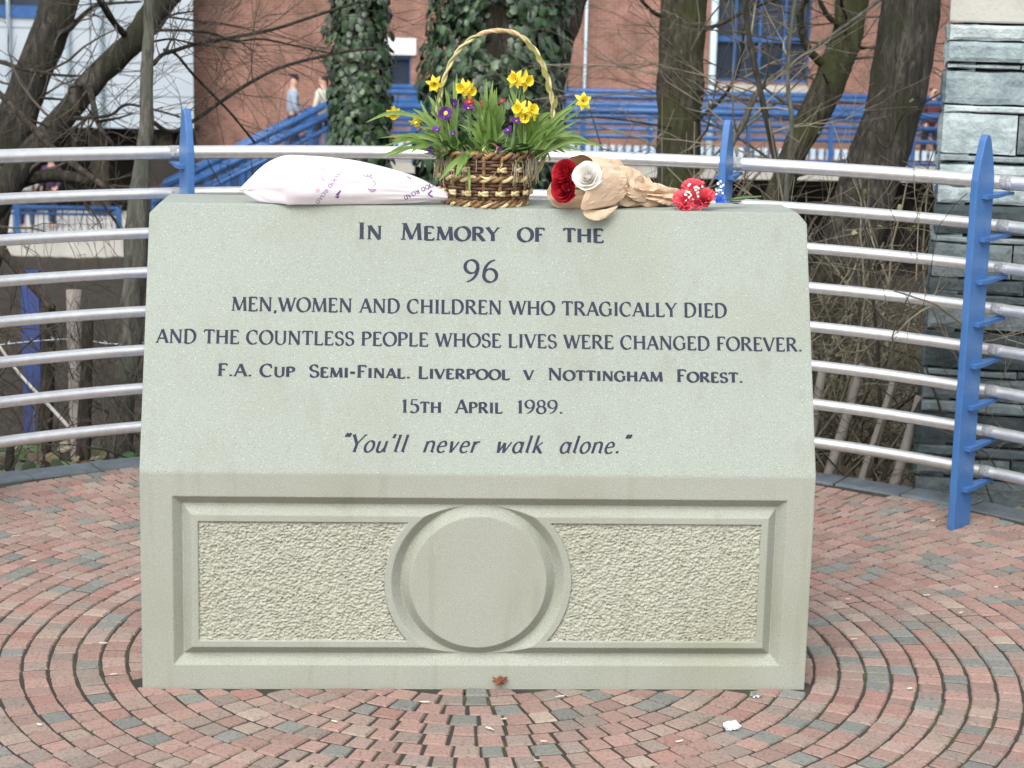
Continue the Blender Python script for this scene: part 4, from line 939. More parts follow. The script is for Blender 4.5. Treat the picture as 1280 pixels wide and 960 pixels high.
# ---- undergrowth of dead stems, ground ivy and litter on the bank
def undergrowth():
    rs = random.Random(77)
    b = MB(); b2 = MB()
    for k in range(520):
        a = R(rs.uniform(18, 165)); r = 2.9 + abs(rs.gauss(0, 1.1)) + .05
        p = RC + Vector((math.cos(a) * r, math.sin(a) * r, 0)); p.z = ground_z(p.x, p.y) - .02
        right = p.x > .6
        L = rs.uniform(.5, 1.25) if right else rs.uniform(.35, .95)
        L *= max(.25, 1 - .10 * (r - 2.9))
        twigs(b2 if (right and rs.random() < .6) else b, p, Vector((rs.gauss(0, .45), rs.gauss(0, .35), 1)), L, rs.uniform(.0025, .0055), 2 if rs.random() < .7 else 1, rs, droop=.03, spread=.9)
    tag(b.build('undergrowth', M_twig), 'tangle of dark bare twigs on the bank behind the railing', 'undergrowth', kind='stuff')
    tag(b2.build('undergrowth', M_twigp), 'tangle of pale dry stems behind the right side railing', 'undergrowth', kind='stuff')
    b = MB()
    for k in range(2600):
        a = R(rs.uniform(10, 172)); r = 2.82 + abs(rs.gauss(0, 1.0)); p = RC + Vector((math.cos(a) * r, math.sin(a) * r, 0)); p.z = ground_z(p.x, p.y) + rs.uniform(0, .07)
        cl = noise.noise(Vector((p.x * 1.7, p.y * 1.7, 9)))
        if cl < -.05: col = rs.choice([(.16, .11, .06), (.22, .17, .10), (.10, .07, .045), (.30, .26, .19)])
        else: col = rs.choice([(.06, .11, .035), (.09, .15, .05), (.05, .08, .035), (.13, .16, .07)])
        b.col = col; ivy_leaf(b, p, Vector((rs.gauss(0, .4), rs.gauss(-.3, .4), 1)), Vector((rs.gauss(0, 1), rs.gauss(0, 1), 0)), rs.uniform(.03, .075), rs)
    tag(b.build('leaf_litter', M_ivy), 'ground ivy and dead leaves on the bank behind the kerb', 'ground cover', kind='stuff')
    b = MB(); b2 = MB()
    def briar(B, p, L, r, bend):
        d = Vector((rs.gauss(.1, .55), rs.gauss(-.1, .45), 1)).normalized(); pts = [p]; bx = Vector((rs.gauss(0, 1), rs.gauss(0, .7), -.9)) * bend; n = 9
        for q in range(n): d = (d + bx * (.5 * q / n) * .35 + Vector((rs.gauss(0, .11), rs.gauss(0, .11), rs.gauss(0, .09)))).normalized(); pts.append(pts[-1] + d * (L / n))
        B.tube(pts, [r * (1 - .65 * q / n) for q in range(n + 1)], 5, caps=False)
        for q in range(2, n):
            if rs.random() < .6: twigs(B, pts[q], Vector((rs.gauss(0, 1), rs.gauss(0, .8), rs.gauss(.3, .6))), rs.uniform(.08, .4), r * .55, 1, rs, n=4)
    for k in range(330):
        x = rs.uniform(.75, 2.4); y = 2.2 + abs(rs.gauss(0, 1.5)) if k % 2 else rs.uniform(2.7, 6.2)
        if math.hypot(x - RC.x, y - RC.y) < 2.95: continue
        p = Vector((x, y, ground_z(x, y) - .03)); briar(b2 if rs.random() < .55 else b, p, rs.uniform(.6, 1.9), rs.choice([.003, .004, .005, .006, .009]), rs.uniform(0, 1.1))
    for k in range(130):
        x = rs.uniform(-3.4, 1.2); y = rs.uniform(3.0, 8.0)
        if math.hypot(x - RC.x, y - RC.y) < 3.0: continue
        p = Vector((x, y, ground_z(x, y) - .03)); briar(b, p, rs.uniform(.6, 1.8), rs.choice([.003, .004, .006, .009]), rs.uniform(0, .9))
    tag(b.build('undergrowth', M_twig), 'thicket of dark suckers and briars behind the whole railing', 'undergrowth', kind='stuff')
    tag(b2.build('undergrowth', M_twigp), 'thicket of straw coloured briars between the big trunk and the slate pillar', 'undergrowth', kind='stuff')
    b = MB()
    for k in range(1500):
        x = rs.uniform(.8, 2.4); y = rs.uniform(2.8, 5.5)
        if math.hypot(x - RC.x, y - RC.y) < 2.95: continue
        b.col = rs.choice([(.16, .19, .07), (.10, .13, .05), (.24, .24, .12), (.07, .10, .04)]); p = Vector((x, y, ground_z(x, y) + abs(rs.gauss(0, .5))))
        ivy_leaf(b, p, Vector((rs.gauss(0, 1), rs.gauss(-.5, 1), rs.gauss(.5, 1))), Vector((rs.gauss(0, 1), rs.gauss(0, 1), rs.gauss(0, 1))), rs.uniform(.012, .028), rs)
    tag(b.build('bramble_leaves', M_ivy), 'small pale green leaves on the briars behind the right rails', 'leaves', kind='stuff')
    # far scrub along the opposite bank
    b = MB()
    for k in range(150):
        x = rs.uniform(-14, 16); y = rs.uniform(13, 30); p = Vector((x, y, ground_z(x, y)))
        twigs(b, p, Vector((rs.gauss(0, .4), rs.gauss(0, .4), 1)), rs.uniform(1.2, 2.6), rs.uniform(.008, .018), 2, rs, spread=.9)
    tag(b.build('riverside_scrub', M_twig), 'leafless scrub filling the valley below the footbridge', 'scrub', kind='stuff')
undergrowth()

# ================================================================== FLOWERS ON THE STONE
from mathutils.bvhtree import BVHTree
def rest(p, e=.002):
    """keep a point outside the memorial's top and sloping face"""
    p = Vector(p)
    if p.z < ZT + e and p.y > 0:
        ys = (p.z - H1) / (ZT - H1) * YT
        if p.y < .262: p.y = min(p.y, ys - .006)
        else: p.z = ZT + e
    return p
M_wrap = mat('printed_tissue', (.91, .865, .885), .5, (.86, .80, .85), 6, 3, bump=.12, bscale=25, transl=.25)
M_kraft = mat('kraft_paper', (.72, .55, .39), .7, (.63, .46, .31), 9, 4, bump=.3, bscale=40, transl=.12)
M_wick = mat('dark_wicker', (.085, .044, .026), .55, (.15, .085, .048), 40, 4, bump=.3, bscale=200)
M_wickl = mat('golden_wicker', (.30, .175, .075), .5, (.17, .095, .042), 60, 4)
M_knot = mat('pale_cane', (.66, .56, .33), .55, (.50, .40, .20), 70, 3)
M_leafb = mat('daffodil_leaf', (.13, .235, .05), .42, (.22, .33, .09), 20, 3, transl=.25)
M_leafd = mat('primrose_leaf', (.055, .125, .03), .55, (.10, .19, .05), 30, 3, bump=.5, bscale=120, transl=.15)
M_yel = mat('daffodil_yellow', (.86, .70, .06), .5, (.92, .80, .12), 60, 2, transl=.3)
M_yelc = mat('daffodil_trumpet', (.84, .62, .03), .5, (.90, .70, .06), 60, 2, transl=.2)
M_pur = mat('primrose_purple', (.075, .014, .165), .6, (.13, .03, .25), 70, 2, transl=.15)
M_redp = mat('primrose_red', (.35, .02, .03), .55, (.45, .05, .05), 60, 2, transl=.15)
M_rose = mat('red_rose', (.36, .006, .018), .5, (.48, .02, .035), 40, 3, transl=.12)
M_rosew = mat('white_rose', (.93, .92, .89), .5, (.90, .88, .83), 30, 3, transl=.2)
M_carn = mat('carnation_red', (.85, .11, .17), .55, (.90, .21, .26), 50, 3, transl=.2)
M_gyp = mat('gypsophila_white', (.85, .85, .84), .6)
M_stem = mat('green_stem', (.13, .22, .07), .5, (.18, .27, .10), 30, 3)
M_print = mat('violet_print', (.17, .085, .26), .7); M_printl = mat('faded_violet_print', (.40, .30, .50), .7); M_printp = mat('pink_print', (.80, .42, .52), .7)
M_rib = mat('pale_yellow_ribbon', (.78, .68, .34), .35, (.70, .58, .24), 20, 2)
M_moss = mat('potting_moss', (.05, .045, .025), .95, (.11, .10, .055), 60, 4, bump=1, bscale=150)

# ---- white printed cone of paper
def white_wrap():
    prof = [(303, 236, 238), (310, 227, 243), (322, 214, 250), (336, 203, 256.5), (350, 195.5, 260.5), (362, 192.5, 262), (385, 193.5, 260.5), (410, 196, 259), (440, 199.5, 257), (470, 205.5, 255.5), (500, 213.5, 253.5), (525, 223, 251.5), (545, 233, 250), (560, 240, 250)]
    root = empty('flower_wrap', at(420, 240, 4.98), 'white paper flower wrap printed with violet lettering, lying left of the basket', 'bouquet')
    b = MB(); n = 120; rings = []
    for k, (x, yt, yb) in enumerate(prof):
        Yc = .300 + .045 * max(0, (x - 362)) / 200
        T, B = onY(x, yt, Yc), onY(x, yb, Yc - .02); h = (T.z - B.z) / 2; c = (T + B) / 2; d = max(.008, min(.075, h * .85)) * (min(1, max(.10, (x - 300) / 85)))
        ring = []
        for j in range(n):
            th = 2 * math.pi * j / n; yy = -d * math.cos(th); zz = h * math.sin(th)
            fold = .0035 * noise.noise(Vector((x * .035, math.cos(th) * 2.2, math.sin(th) * 2.2))) + .0022 * noise.noise(Vector((x * .012, th * 2.5, 7)))
            ph_ = (th + math.pi) % (2 * math.pi) - math.pi; seam = 1.35 - 2.2 * max(0, (x - 318)) / 240
            fold += .0030 if -2.6 < ph_ < seam else 0
            fold += .0045 * (abs(noise.noise(Vector((x * .016 + ph_ * .5, ph_ * 1.5, 11)))) - .22) * (1 if x > 330 else .4)
            p = Vector((c.x + .012 * math.cos(th) * (1 if x < 360 else 0), Yc + yy - .01, c.z + zz)) + Vector((0, -math.cos(th), math.sin(th))) * fold
            ring.append(rest(p))
        rings.append(ring)
    # smooth along the length
    fine = []
    for j in range(n): fine.append([rest(q) for q in catmull([r[j] for r in rings], 5)])
    m = len(fine[0]); idx = [b.add([fine[j][k] for j in range(n)]) for k in range(m)]
    for k in range(m - 1):
        for j in range(n): b.face((idx[k][j], idx[k][(j + 1) % n], idx[k + 1][(j + 1) % n], idx[k + 1][j]))
    b.face(idx[-1])
    o = bm_fix(b.build('paper', M_wrap, root))
    # a fold line of the paper: second leaf overlapping at the tail
    bv = BVHTree.FromPolygons(b.v, [f if len(f) <= 4 else f for f in b.f])
    def printed(chars, x0, y0, x1, y1, hpx, m, name, lift=.0007):
        q, w = strokes_text(chars, .07, .2, .11); d = Vector((x1 - x0, y1 - y0)); L = d.length; d.normalize(); up = Vector((d.y, -d.x)); s = L / w
        mb = MB()
        for quad in q:
            pts = []
            for p in quad:
                px = Vector((x0, y0)) + d * (p.x * s) + up * (p.y * hpx); dr = ray(px.x, px.y).normalized(); hit = bv.ray_cast(CAM, dr)
                if hit[0] is None: pts = None; break
                pts.append(hit[0] - dr * lift)
            if pts: mb.poly(pts)
        if mb.v: mb.build(name, m, root, smooth=False)
    printed(caps('WOOD ROAD'), 547, 225, 504, 245.5, 5.0, M_print, 'lettering')
    printed(caps('WOOD ROAD'), 424, 213, 394, 253, 4.6, M_printl, 'lettering')
    def shape(polys, m):
        mb = MB()
        for poly in polys:
            pts = []
            for x, y in poly:
                dr = ray(x, y).normalized(); hit = bv.ray_cast(CAM, dr)
                if hit[0] is None: break
                pts.append(hit[0] - dr * .0008)
            if len(pts) == len(poly): mb.poly(pts)
        if mb.v: mb.build('printed_motif', m, root, smooth=False)
    def line(P, w):
        out = []
        for (x0, y0), (x1, y1) in zip(P, P[1:]):
            d = Vector((x1 - x0, y1 - y0)).normalized(); nx, ny = -d.y * w, d.x * w; out.append([(x0 + nx, y0 + ny), (x1 + nx, y1 + ny), (x1 - nx, y1 - ny), (x0 - nx, y0 - ny)])
        return out
    shape(line([(453, 219.5), (461, 220.5), (458, 217)], .7) + line([(461, 221), (465, 217.5), (463, 222), (466, 223)], .7) + line([(466, 225), (469, 228), (469, 231), (466, 234)], .5) + line([(460, 236), (465, 240), (470, 237.5), (463, 237)], .8), M_printl)
    shape([[(397.5, 204.5), (402, 209), (404, 214), (400.5, 211)], [(401, 210), (407, 213), (410.5, 215.5), (406, 219.5), (404, 216)], [(401, 222.5), (405, 223), (406.5, 226.5), (402.5, 225)], [(394, 237), (399, 235.5), (400, 239), (396, 240.5)]], M_printp)
    shape(line([(420, 244), (424, 240), (426, 238), (423, 243), (421.5, 248)], .8) + line([(419, 246), (424, 246.5)], .7), M_print)
    shape(line([(535, 236), (541, 232), (546, 234), (540, 238), (535, 243), (541, 246)], 1.0) + line([(509, 220.5), (514, 224), (519, 220)], .6), M_print)
white_wrap()

def petal(b, base, d, side, nrm, L, w, cup=.3, tip=.6, n=4):
    """curved leaf-shaped petal from base in direction d; nrm is the upper side"""
    rows = []
    for k in range(n + 1):
        t = k / n; ww = w * (math.sin(math.pi * (.12 + .88 * t) ** tip) ** .8 if t < 1 else .02) * .5
        c = base + d * (L * t) + nrm * (cup * L * t * t)
        rows.append(b.add([c - side * ww + nrm * ww * .25, c, c + side * ww + nrm * ww * .25]))
    for k in range(n):
        for j in range(2): b.face((rows[k][j], rows[k][j + 1], rows[k + 1][j + 1], rows[k + 1][j]))
def frame(d):
    d = d.normalized(); u = d.orthogonal().normalized(); return d, u, d.cross(u)

# ---- wicker basket
BC = onY(607, 230, .385); BC.z = ZT
BKT = empty('wicker_basket', BC, 'round brown wicker basket with a tall twisted hoop handle on the stone', 'basket')
def basket():
    H = .132; rad = lambda z: .103 + .021 * (z / H) ** .8
    C = Vector((BC.x, BC.y, ZT))
    def ringpts(z, r, n=96, amp=0, fr=0, ph=0): return [C + Vector(((r + amp * math.sin(fr * a + ph)) * math.cos(a), (r + amp * math.sin(fr * a + ph)) * math.sin(a), z)) for a in (2 * math.pi * k / n for k in range(n))]
    b = MB(); prof = [(.0, .003), (.098, .003), (.097 + .019 * .5, H * .5), (.117, H - .004), (.108, H - .02), (0, H - .022)]
    rings = [b.add([C + Vector((r * math.cos(2 * math.pi * k / 40), r * math.sin(2 * math.pi * k / 40), z)) for k in range(40)]) for r, z in prof]
    for A, B in zip(rings, rings[1:]):
        for k in range(40): b.face((A[k], A[(k + 1) % 40], B[(k + 1) % 40], B[k]))
    b.build('liner', M_wick, BKT)
    b = MB(); ns = 17                                              # weavers in and out of the stakes
    for q in range(13):
        z = .014 + q * .0087
        if abs(z - .074) < .006: continue
        b.tube(ringpts(z, rad(z), 132, .0042, ns / 2 * 1.0, math.pi * (q % 2)), .0045, 6, closed=True)
    b.build('weave', M_wick, BKT)
    for k in range(ns):
        a = 2 * math.pi * (k + .5) / ns; e = Vector((math.cos(a), math.sin(a), 0)); sg = .0035
        b = MB(); b.tube([C + e * (rad(z) + sg) + Vector((0, 0, z)) for z in (.006, .03, .06, .09, .12, .134)],                 .0050, 7, wob=.1, seed=k); st = b.build('upright', M_wickl, BKT)
        b = MB()
        for z in ((.036, .098) if k % 3 else (.036,)):
            t = Vector((-e.y, e.x, 0)); cc = C + e * (rad(z) + .0085) + Vector((0, 0, z))
            for s in (-1, 1): b.tube([cc - t * .012 + Vector((0, 0, -.004 * s)), cc + e * .0045 + Vector((0, 0, .003 * s)), cc + t * .012 + Vector((0, 0, .004 * s))], .0042, 6)
        kn = b.build('cane_knot', M_knot if k % 1 == 0 else M_wickl, BKT)
        kn.parent = st; kn.location = (0, 0, 0)
    def rope(z, r, sr, tw, m1, m2, name):
        b = MB(); n = 180
        for s in (0, 1):
            pts = []
            for k in range(n):
                a = 2 * math.pi * k / n; w = tw * a + math.pi * s; rr = r + sr * .95 * math.cos(w); pts.append(C + Vector((rr * math.cos(a), rr * math.sin(a), z + sr * .95 * math.sin(w))))
            b.mi = s; b.tube(pts, sr, 6, closed=True)
        b.build(name, [m1, m2], BKT)
    rope(.006, .106, .0055, 14, M_wickl, M_knot, 'bottom_band'); rope(.0125, .108, .0042, 18, M_wickl, M_wickl, 'bottom_band'); rope(.074, .121, .0055, 14, M_wickl, M_knot, 'middle_band'); rope(.133, .124, .006, 16, M_wickl, M_wick, 'rim')
    # hoop handle, two twisted strands
    hp = [(553, 228), (550, 200), (547, 165), (548, 132), (555, 100), (568, 70), (590, 48), (618, 38.5), (647, 43), (669, 63), (683, 92), (690, 125), (690, 158), (682, 192), (668, 226)]
    P = catmull([onY(x, y, .385) for x, y in hp], 12); b = MB()
    for s in (0, 1):
        pts = []
        for k, p in enumerate(P):
            t = (P[min(k + 1, len(P) - 1)] - P[max(k - 1, 0)]).normalized(); u = Vector((0, 1, 0)); v = t.cross(u); w = k * .42 + math.pi * s
            pts.append(p + (u * math.cos(w) + v * math.sin(w)) * .0034)
        b.mi = s; b.tube(pts, .0038, 6)
    hd = b.build('handle', [M_knot, mat('green_cane', (.36, .36, .15), .6)], BKT)
    b = MB(); n0 = 6 * 12 + 4; b.tube([p for p in P[n0:n0 + 22]], .0058, 8, wob=.25, seed=2); o = b.build('handle_binding', mat('copper_cane', (.42, .20, .12), .5, (.55, .36, .22), 80, 2), BKT); o.parent = hd; o.location = (0, 0, 0)
    b = MB(); rs = random.Random(8)
    for k in range(9 * 12, len(P) - 14, 7):
        p = P[k]; t = (P[k + 1] - P[k]).normalized(); s = Vector((rs.choice((-1, 1)) * .5 + rs.gauss(0, .2), -.6, .2)).normalized()
        petal(b, p + s * .004, (s * .5 - t * 1.0).normalized(), t.cross(s).normalized(), s, .034, .017, .1)
    o = b.build('handle_leaves', mat('yellow_green_leaf', (.42, .44, .13), .5, (.52, .50, .20), 30, 2), BKT); o.parent = hd; o.location = (0, 0, 0)
    b = MB(); rs = random.Random(9)
    for k in range(900):
        a = rs.uniform(0, 6.28); r = .116 * math.sqrt(rs.random()); p = C + Vector((r * math.cos(a), r * math.sin(a), H - .012 + rs.uniform(-.006, .012)))
        d = Vector((rs.gauss(0, 1), rs.gauss(0, 1), rs.gauss(.3, .6))).normalized(); b.tube([p, p + d * .012, p + d * .02 + Vector((0, 0, -.004))], .0012, 3, caps=False)
    b.build('moss', M_moss, BKT)
    b = MB()
    for sx in (-1, 1):                                             # dry raffia tufts at the handle feet
        for k in range(70):
            a = (math.pi if sx < 0 else 0) + rs.gauss(-.35 * sx, .35); p = C + Vector((.122 * math.cos(a), .122 * math.sin(a), H + rs.uniform(-.01, .015))); o_ = Vector((math.cos(a), math.sin(a), 0))
            b.tube([p, p + o_ * rs.uniform(.004, .014) + Vector((0, 0, -.02)), p + o_ * rs.uniform(.0, .018) + Vector((0, 0, rs.uniform(-.075, -.035)))], .0011, 3, caps=False)
    b.build('raffia', mat('dry_raffia', (.38, .34, .24), .9), BKT)
    # curled ribbon at the front
    path = [(603, 188), (612, 179), (620, 183), (618, 192), (607, 193), (604, 187), (612, 194), (624, 197), (627, 206), (621, 215), (611, 223), (600, 220)]
    pts = catmull([onY(x, y, .258 + (.012 if k in (2, 3, 7) else 0)) for k, (x, y) in enumerate(path)], 6); b = MB(); rows = []
    for k, p in enumerate(pts):
        w = Vector((.35 * math.sin(k * .35), .75, .45 * math.cos(k * .3))).normalized() * .0055; rows.append(b.add([p - w, p + w]))
    for A, B in zip(rows, rows[1:]): b.face((A[0], A[1], B[1], B[0]))
    b.build('ribbon', M_rib, BKT)
basket()

# ---- plants growing in the basket
def blade(b, P, w, nrm=None):
    P = catmull(P, 5); n = len(P); rows = []
    for k, p in enumerate(P):
        t = (P[min(k + 1, n - 1)] - P[max(k - 1, 0)]).normalized(); f = k / (n - 1)
        s = t.cross(nrm or Vector((0, -1, .15))).normalized(); ww = w * .5 * min(1, .55 + 1.2 * f) * (1 - max(0, (f - .72) / .28) ** 1.6 * .92)
        q = s.cross(t).normalized() * ww * .35
        rows.append(b.add([p - s * ww + q, p, p + s * ww + q]))
    for A, B in zip(rows, rows[1:]):
        b.face((A[0], A[1], B[1], B[0])); b.face((A[1], A[2], B[2], B[1]))
def tuft(label, base_px, tips, Yb, seed):
    rs = random.Random(seed); b = MB(); root = onY(base_px[0], base_px[1], Yb); root.z = ZT + .118
    for tip in tips:
        x, y = tip[:2]; Y = Yb + (tip[2] if len(tip) > 2 else rs.uniform(-.05, .05)); w = tip[3] if len(tip) > 3 else rs.uniform(.0085, .0135)
        T = onY(x, y, Y); r0 = root + Vector((rs.uniform(-.03, .03), rs.uniform(-.02, .02), 0)); mid = r0.lerp(T, .5)
        out = Vector((T.x - r0.x, T.y - r0.y, 0)); mid = mid + Vector((0, 0, .25 * out.length)) - out * .10
        if len(tip) < 4:
            for _ in range(3):
                T2 = T + Vector((rs.gauss(0, .02), rs.gauss(0, .025), rs.gauss(-.02, .02))); m2 = r0.lerp(T2, .5) + Vector((0, 0, .2 * out.length)); blade(b, [r0 + Vector((rs.gauss(0, .012), rs.gauss(0, .012), 0)), m2, T2], rs.uniform(.005, .010))
        blade(b, [r0, r0.lerp(mid, .5) + Vector((0, 0, .012)), mid, mid.lerp(T, .55) + Vector((0, 0, .08 * out.length)), T], w)
    o = b.build('leaf_tuft', M_leafb, None, loc=root); tag(o, label, 'leaves', 'tufts of daffodil leaves in the basket')
tuft('upright fan of green strap leaves in the middle of the basket', (612, 204), [(608, 98, 0), (600, 116), (618, 112), (627, 128), (590, 122), (584, 132), (604, 135), (612, 128), (622, 140), (632, 150), (596, 150), (588, 160), (616, 150), (636, 162), (604, 160), (580, 150)], .36, 41)
tuft('left tuft of strap leaves with long blades hanging out over the paper wrap', (566, 204), [(457, 153, -.03, .010), (488, 180, -.04), (497, 178, -.02), (513, 191, -.06, .012), (516, 136, .0, .009), (524, 140), (536, 120), (548, 122), (538, 140), (552, 150), (528, 160), (545, 165), (571, 92, .03), (556, 108)], .37, 42)
tuft('right tuft of strap leaves spreading towards the brown paper bouquet', (660, 204), [(722, 132, -.01), (715, 160), (708, 164), (738, 178, -.03), (720, 176, -.02), (696, 150), (690, 140), (680, 152), (672, 145), (636, 106, .03), (652, 118, .02), (700, 172), (716, 178), (668, 160), (664, 150)], .37, 43)
tuft('few broad leaves drooping over the front rim of the basket', (598, 205), [(569, 222, -.12, .016), (549, 226, -.11, .015), (582, 205, -.10)], .31, 44)
def broad_leaves():
    rs = random.Random(51)
    for lab, x0, x1, n, sd in (('crinkled low primrose leaves on the left side of the basket', 540, 605, 46, 1), ('crinkled low primrose leaves on the right side of the basket', 612, 675, 52, 2)):
        b = MB(); base = onY((x0 + x1) / 2, 200, .37); base.z = ZT + .125
        for k in range(n):
            x = rs.uniform(x0, x1); Y = rs.uniform(.28, .45); p = onY(x, 205, Y); p.z = ZT + rs.uniform(.118, .155); dx = (p - Vector((BC.x, BC.y, p.z)))
            d = (dx.normalized() * .9 + Vector((rs.gauss(0, .4), rs.gauss(-.2, .3), rs.uniform(.0, .9)))).normalized(); s = d.cross(Vector((rs.gauss(0, .3), rs.gauss(0, .3), 1))).normalized()
            petal(b, p, d, s, s.cross(d), rs.uniform(.03, .055), rs.uniform(.018, .028), rs.uniform(-.5, .1), .8)
        o = b.build('primrose_leaves', M_leafd, None, loc=base); tag(o, lab, 'leaves')
broad_leaves()
def stalk(b, a, c, r=.0024, bow=.02):
    m = a.lerp(c, .55) + Vector((0, 0, bow)); b.tube(catmull([a, a.lerp(m, .5) + Vector((0, 0, bow * .4)), m, c], 5), r, 6, caps=False)
def daffodil(label, heads, Y, size=.03, soil=None, orange=False, seed=0):
    """heads: list of (px, py, facing); one plant"""
    rs = random.Random(seed); pts = [onY(x, y, Y) for x, y, _ in heads]
    so = onY(soil[0], 205, Y + .01) if soil else Vector((BC.x + (pts[0].x - BC.x) * .45, .38, 0)); so.z = ZT + .118
    root = empty('daffodil', so, label, 'flower', 'daffodils in the basket')
    for (x, y, f), c in zip(heads, pts):
        f = Vector(f).normalized(); d, u, v = frame(f); b = MB(); nb = c - f * .012
        stalk(b, so, nb + Vector((0, 0, .012)), .0024, .03); b.tube([nb + Vector((0, 0, .012)), nb + Vector((0, 0, .010)) - f * .002, nb - f * -.002, c], [.0024, .003, .0035, .003], 6)
        b.build('stem', M_stem, root)
        b = MB(); a0 = rs.random()
        for k in range(6):
            a = a0 + k * math.pi / 3 + rs.gauss(0, .08); e = u * math.cos(a) + v * math.sin(a); sd = d.cross(e)
            petal(b, c + e * .003 - d * (.0015 if k % 2 else 0), (e + d * rs.uniform(-.25, .15)).normalized(), sd, d, size * rs.uniform(.82, 1.0), size * rs.uniform(.48, .60), rs.uniform(-.12, .12), .75, 5)
        b.build('petals', M_yel, root)
        b = MB(); n = 18; prev = None
        for h, r in ((0, .006), (.006, .0085), (.013, .0095), (.017, .0105), (.0195, .0135)):
            ring = b.add([c + d * (h * size / .03) + (u * math.cos(2 * math.pi * k / n) + v * math.sin(2 * math.pi * k / n)) * r * size / .03 * (1 + (.13 * (k % 2) if h > .018 else 0)) for k in range(n)])
            if prev:
                for k in range(n): b.face((prev[k], prev[(k + 1) % n], ring[(k + 1) % n], ring[k]))
            prev = ring
        b.build('trumpet', M_yelc, root)
daffodil('yellow daffodil on the left arm of the basket handle', [(543, 105, (-.1, -.9, -.25))], .37, .025, (562, 0), seed=1)
daffodil('yellow daffodil high left of centre, above the purple primroses', [(579, 110, (-.5, -.8, .0)), (586, 113, (.6, -.7, -.1))], .36, .026, (590, 0), seed=2)
daffodil('pair of yellow daffodil heads highest on the right under the handle', [(645, 99, (-.5, -.75, .15)), (657, 101, (.5, -.8, .0))], .37, .028, (640, 0), seed=3)
daffodil('cluster of yellow daffodil heads low right just inside the handle', [(650, 137, (-.5, -.8, .2)), (664, 138, (.35, -.85, .3)), (657, 145, (-.2, -.95, -.25))], .345, .028, (655, 0), seed=4)
daffodil('yellow daffodil out to the right beyond the handle', [(729, 126, (.15, -.95, .1))], .36, .025, (668, 0), seed=5)
daffodil('nodding yellow daffodil farthest left of the basket', [(491, 142, (.2, -.85, -.4))], .36, .022, (556, 0), seed=6)
daffodil('half open orange yellow daffodil between the basket and the ivy column', [(519, 152, (.4, -.6, -.7))], .35, .018, (558, 0), seed=7)
def primrose(label, x, y, Y, m, size=.017, f=(0, -.9, .35), seed=0):
    rs = random.Random(seed); c = onY(x, y, Y); f = Vector(f) + (Vector((rs.gauss(0, .55), rs.uniform(0, .5), rs.gauss(.1, .35))) if seed != 1 else Vector((0, 0, 0))); d, u, v = frame(f); so = Vector((BC.x + (c.x - BC.x) * .8, min(.45, max(.31, Y)), ZT + .12))
    root = empty('primrose', so, label, 'flower', 'primroses in the basket')
    b = MB(); stalk(b, so, c - d * .004, .0018, .008); b.build('stem', M_stem, root)
    b = MB()
    for k in range(5):
        a = k * 2 * math.pi / 5 + seed; e = u * math.cos(a) + v * math.sin(a); petal(b, c, (e + d * rs.uniform(.0, .55)).normalized(), d.cross(e), d, size * rs.uniform(.8, 1.05), size * rs.uniform(1.0, 1.3), rs.uniform(-.25, .2), 1.35, 5)
    b.build('petals', m, root)
    b = MB(); n = 10; A = b.add([c + d * .0022 + (u * math.cos(6.2832 * k / n) + v * math.sin(6.2832 * k / n)) * size * (.27 if seed == 1 else .13) * (1 + .25 * (k % 2)) for k in range(n)]); b.face(A); b.build('eye', M_yel, root)
for k, (lab, x, y, Y, m, s, f) in enumerate([
    ('open purple primrose with a clear yellow eye left of the middle leaves', 557, 141, .325, M_pur, .021, (-.1, -.95, .15)), ('purple primrose directly behind the yellow-eyed one', 566, 130, .345, M_pur, .018, (.3, -.6, .7)),
    ('purple primrose just below the daffodil high left of centre', 585, 136, .335, M_pur, .018, (.2, -.8, .5)), ('dark purple primrose low over the left rim', 547, 163, .31, M_pur, .015, (-.4, -.6, .6)),
    ('drooping violet primrose beside the raffia at the left handle foot', 541, 187, .275, M_pur, .017, (-.4, -.8, -.3)), ('violet primrose at the front just right of the ribbon curl', 622, 184, .275, M_pur, .014, (.1, -.8, .5)),
    ('purple primrose right of the middle leaves, lower of its pair', 635, 163, .315, M_pur, .015, (-.3, -.8, .4)), ('purple primrose right of the middle leaves, upper of its pair', 645, 152, .32, M_pur, .016, (.2, -.8, .5)),
    ('deep red primrose behind the middle leaves, left one', 587, 128, .36, M_redp, .015, (.1, -.7, .6)), ('deep red primrose behind the middle leaves, centre one', 605, 128, .38, M_redp, .013, (.0, -.7, .6)),
    ('deep red primrose behind the middle leaves, right one', 628, 127, .38, M_redp, .013, (.1, -.7, .6)), ('small dark purple primrose low among the left primrose leaves', 567, 168, .315, M_pur, .013, (.1, -.7, .6))]):
    primrose(lab, x, y, Y, m, s, f, k + 1)

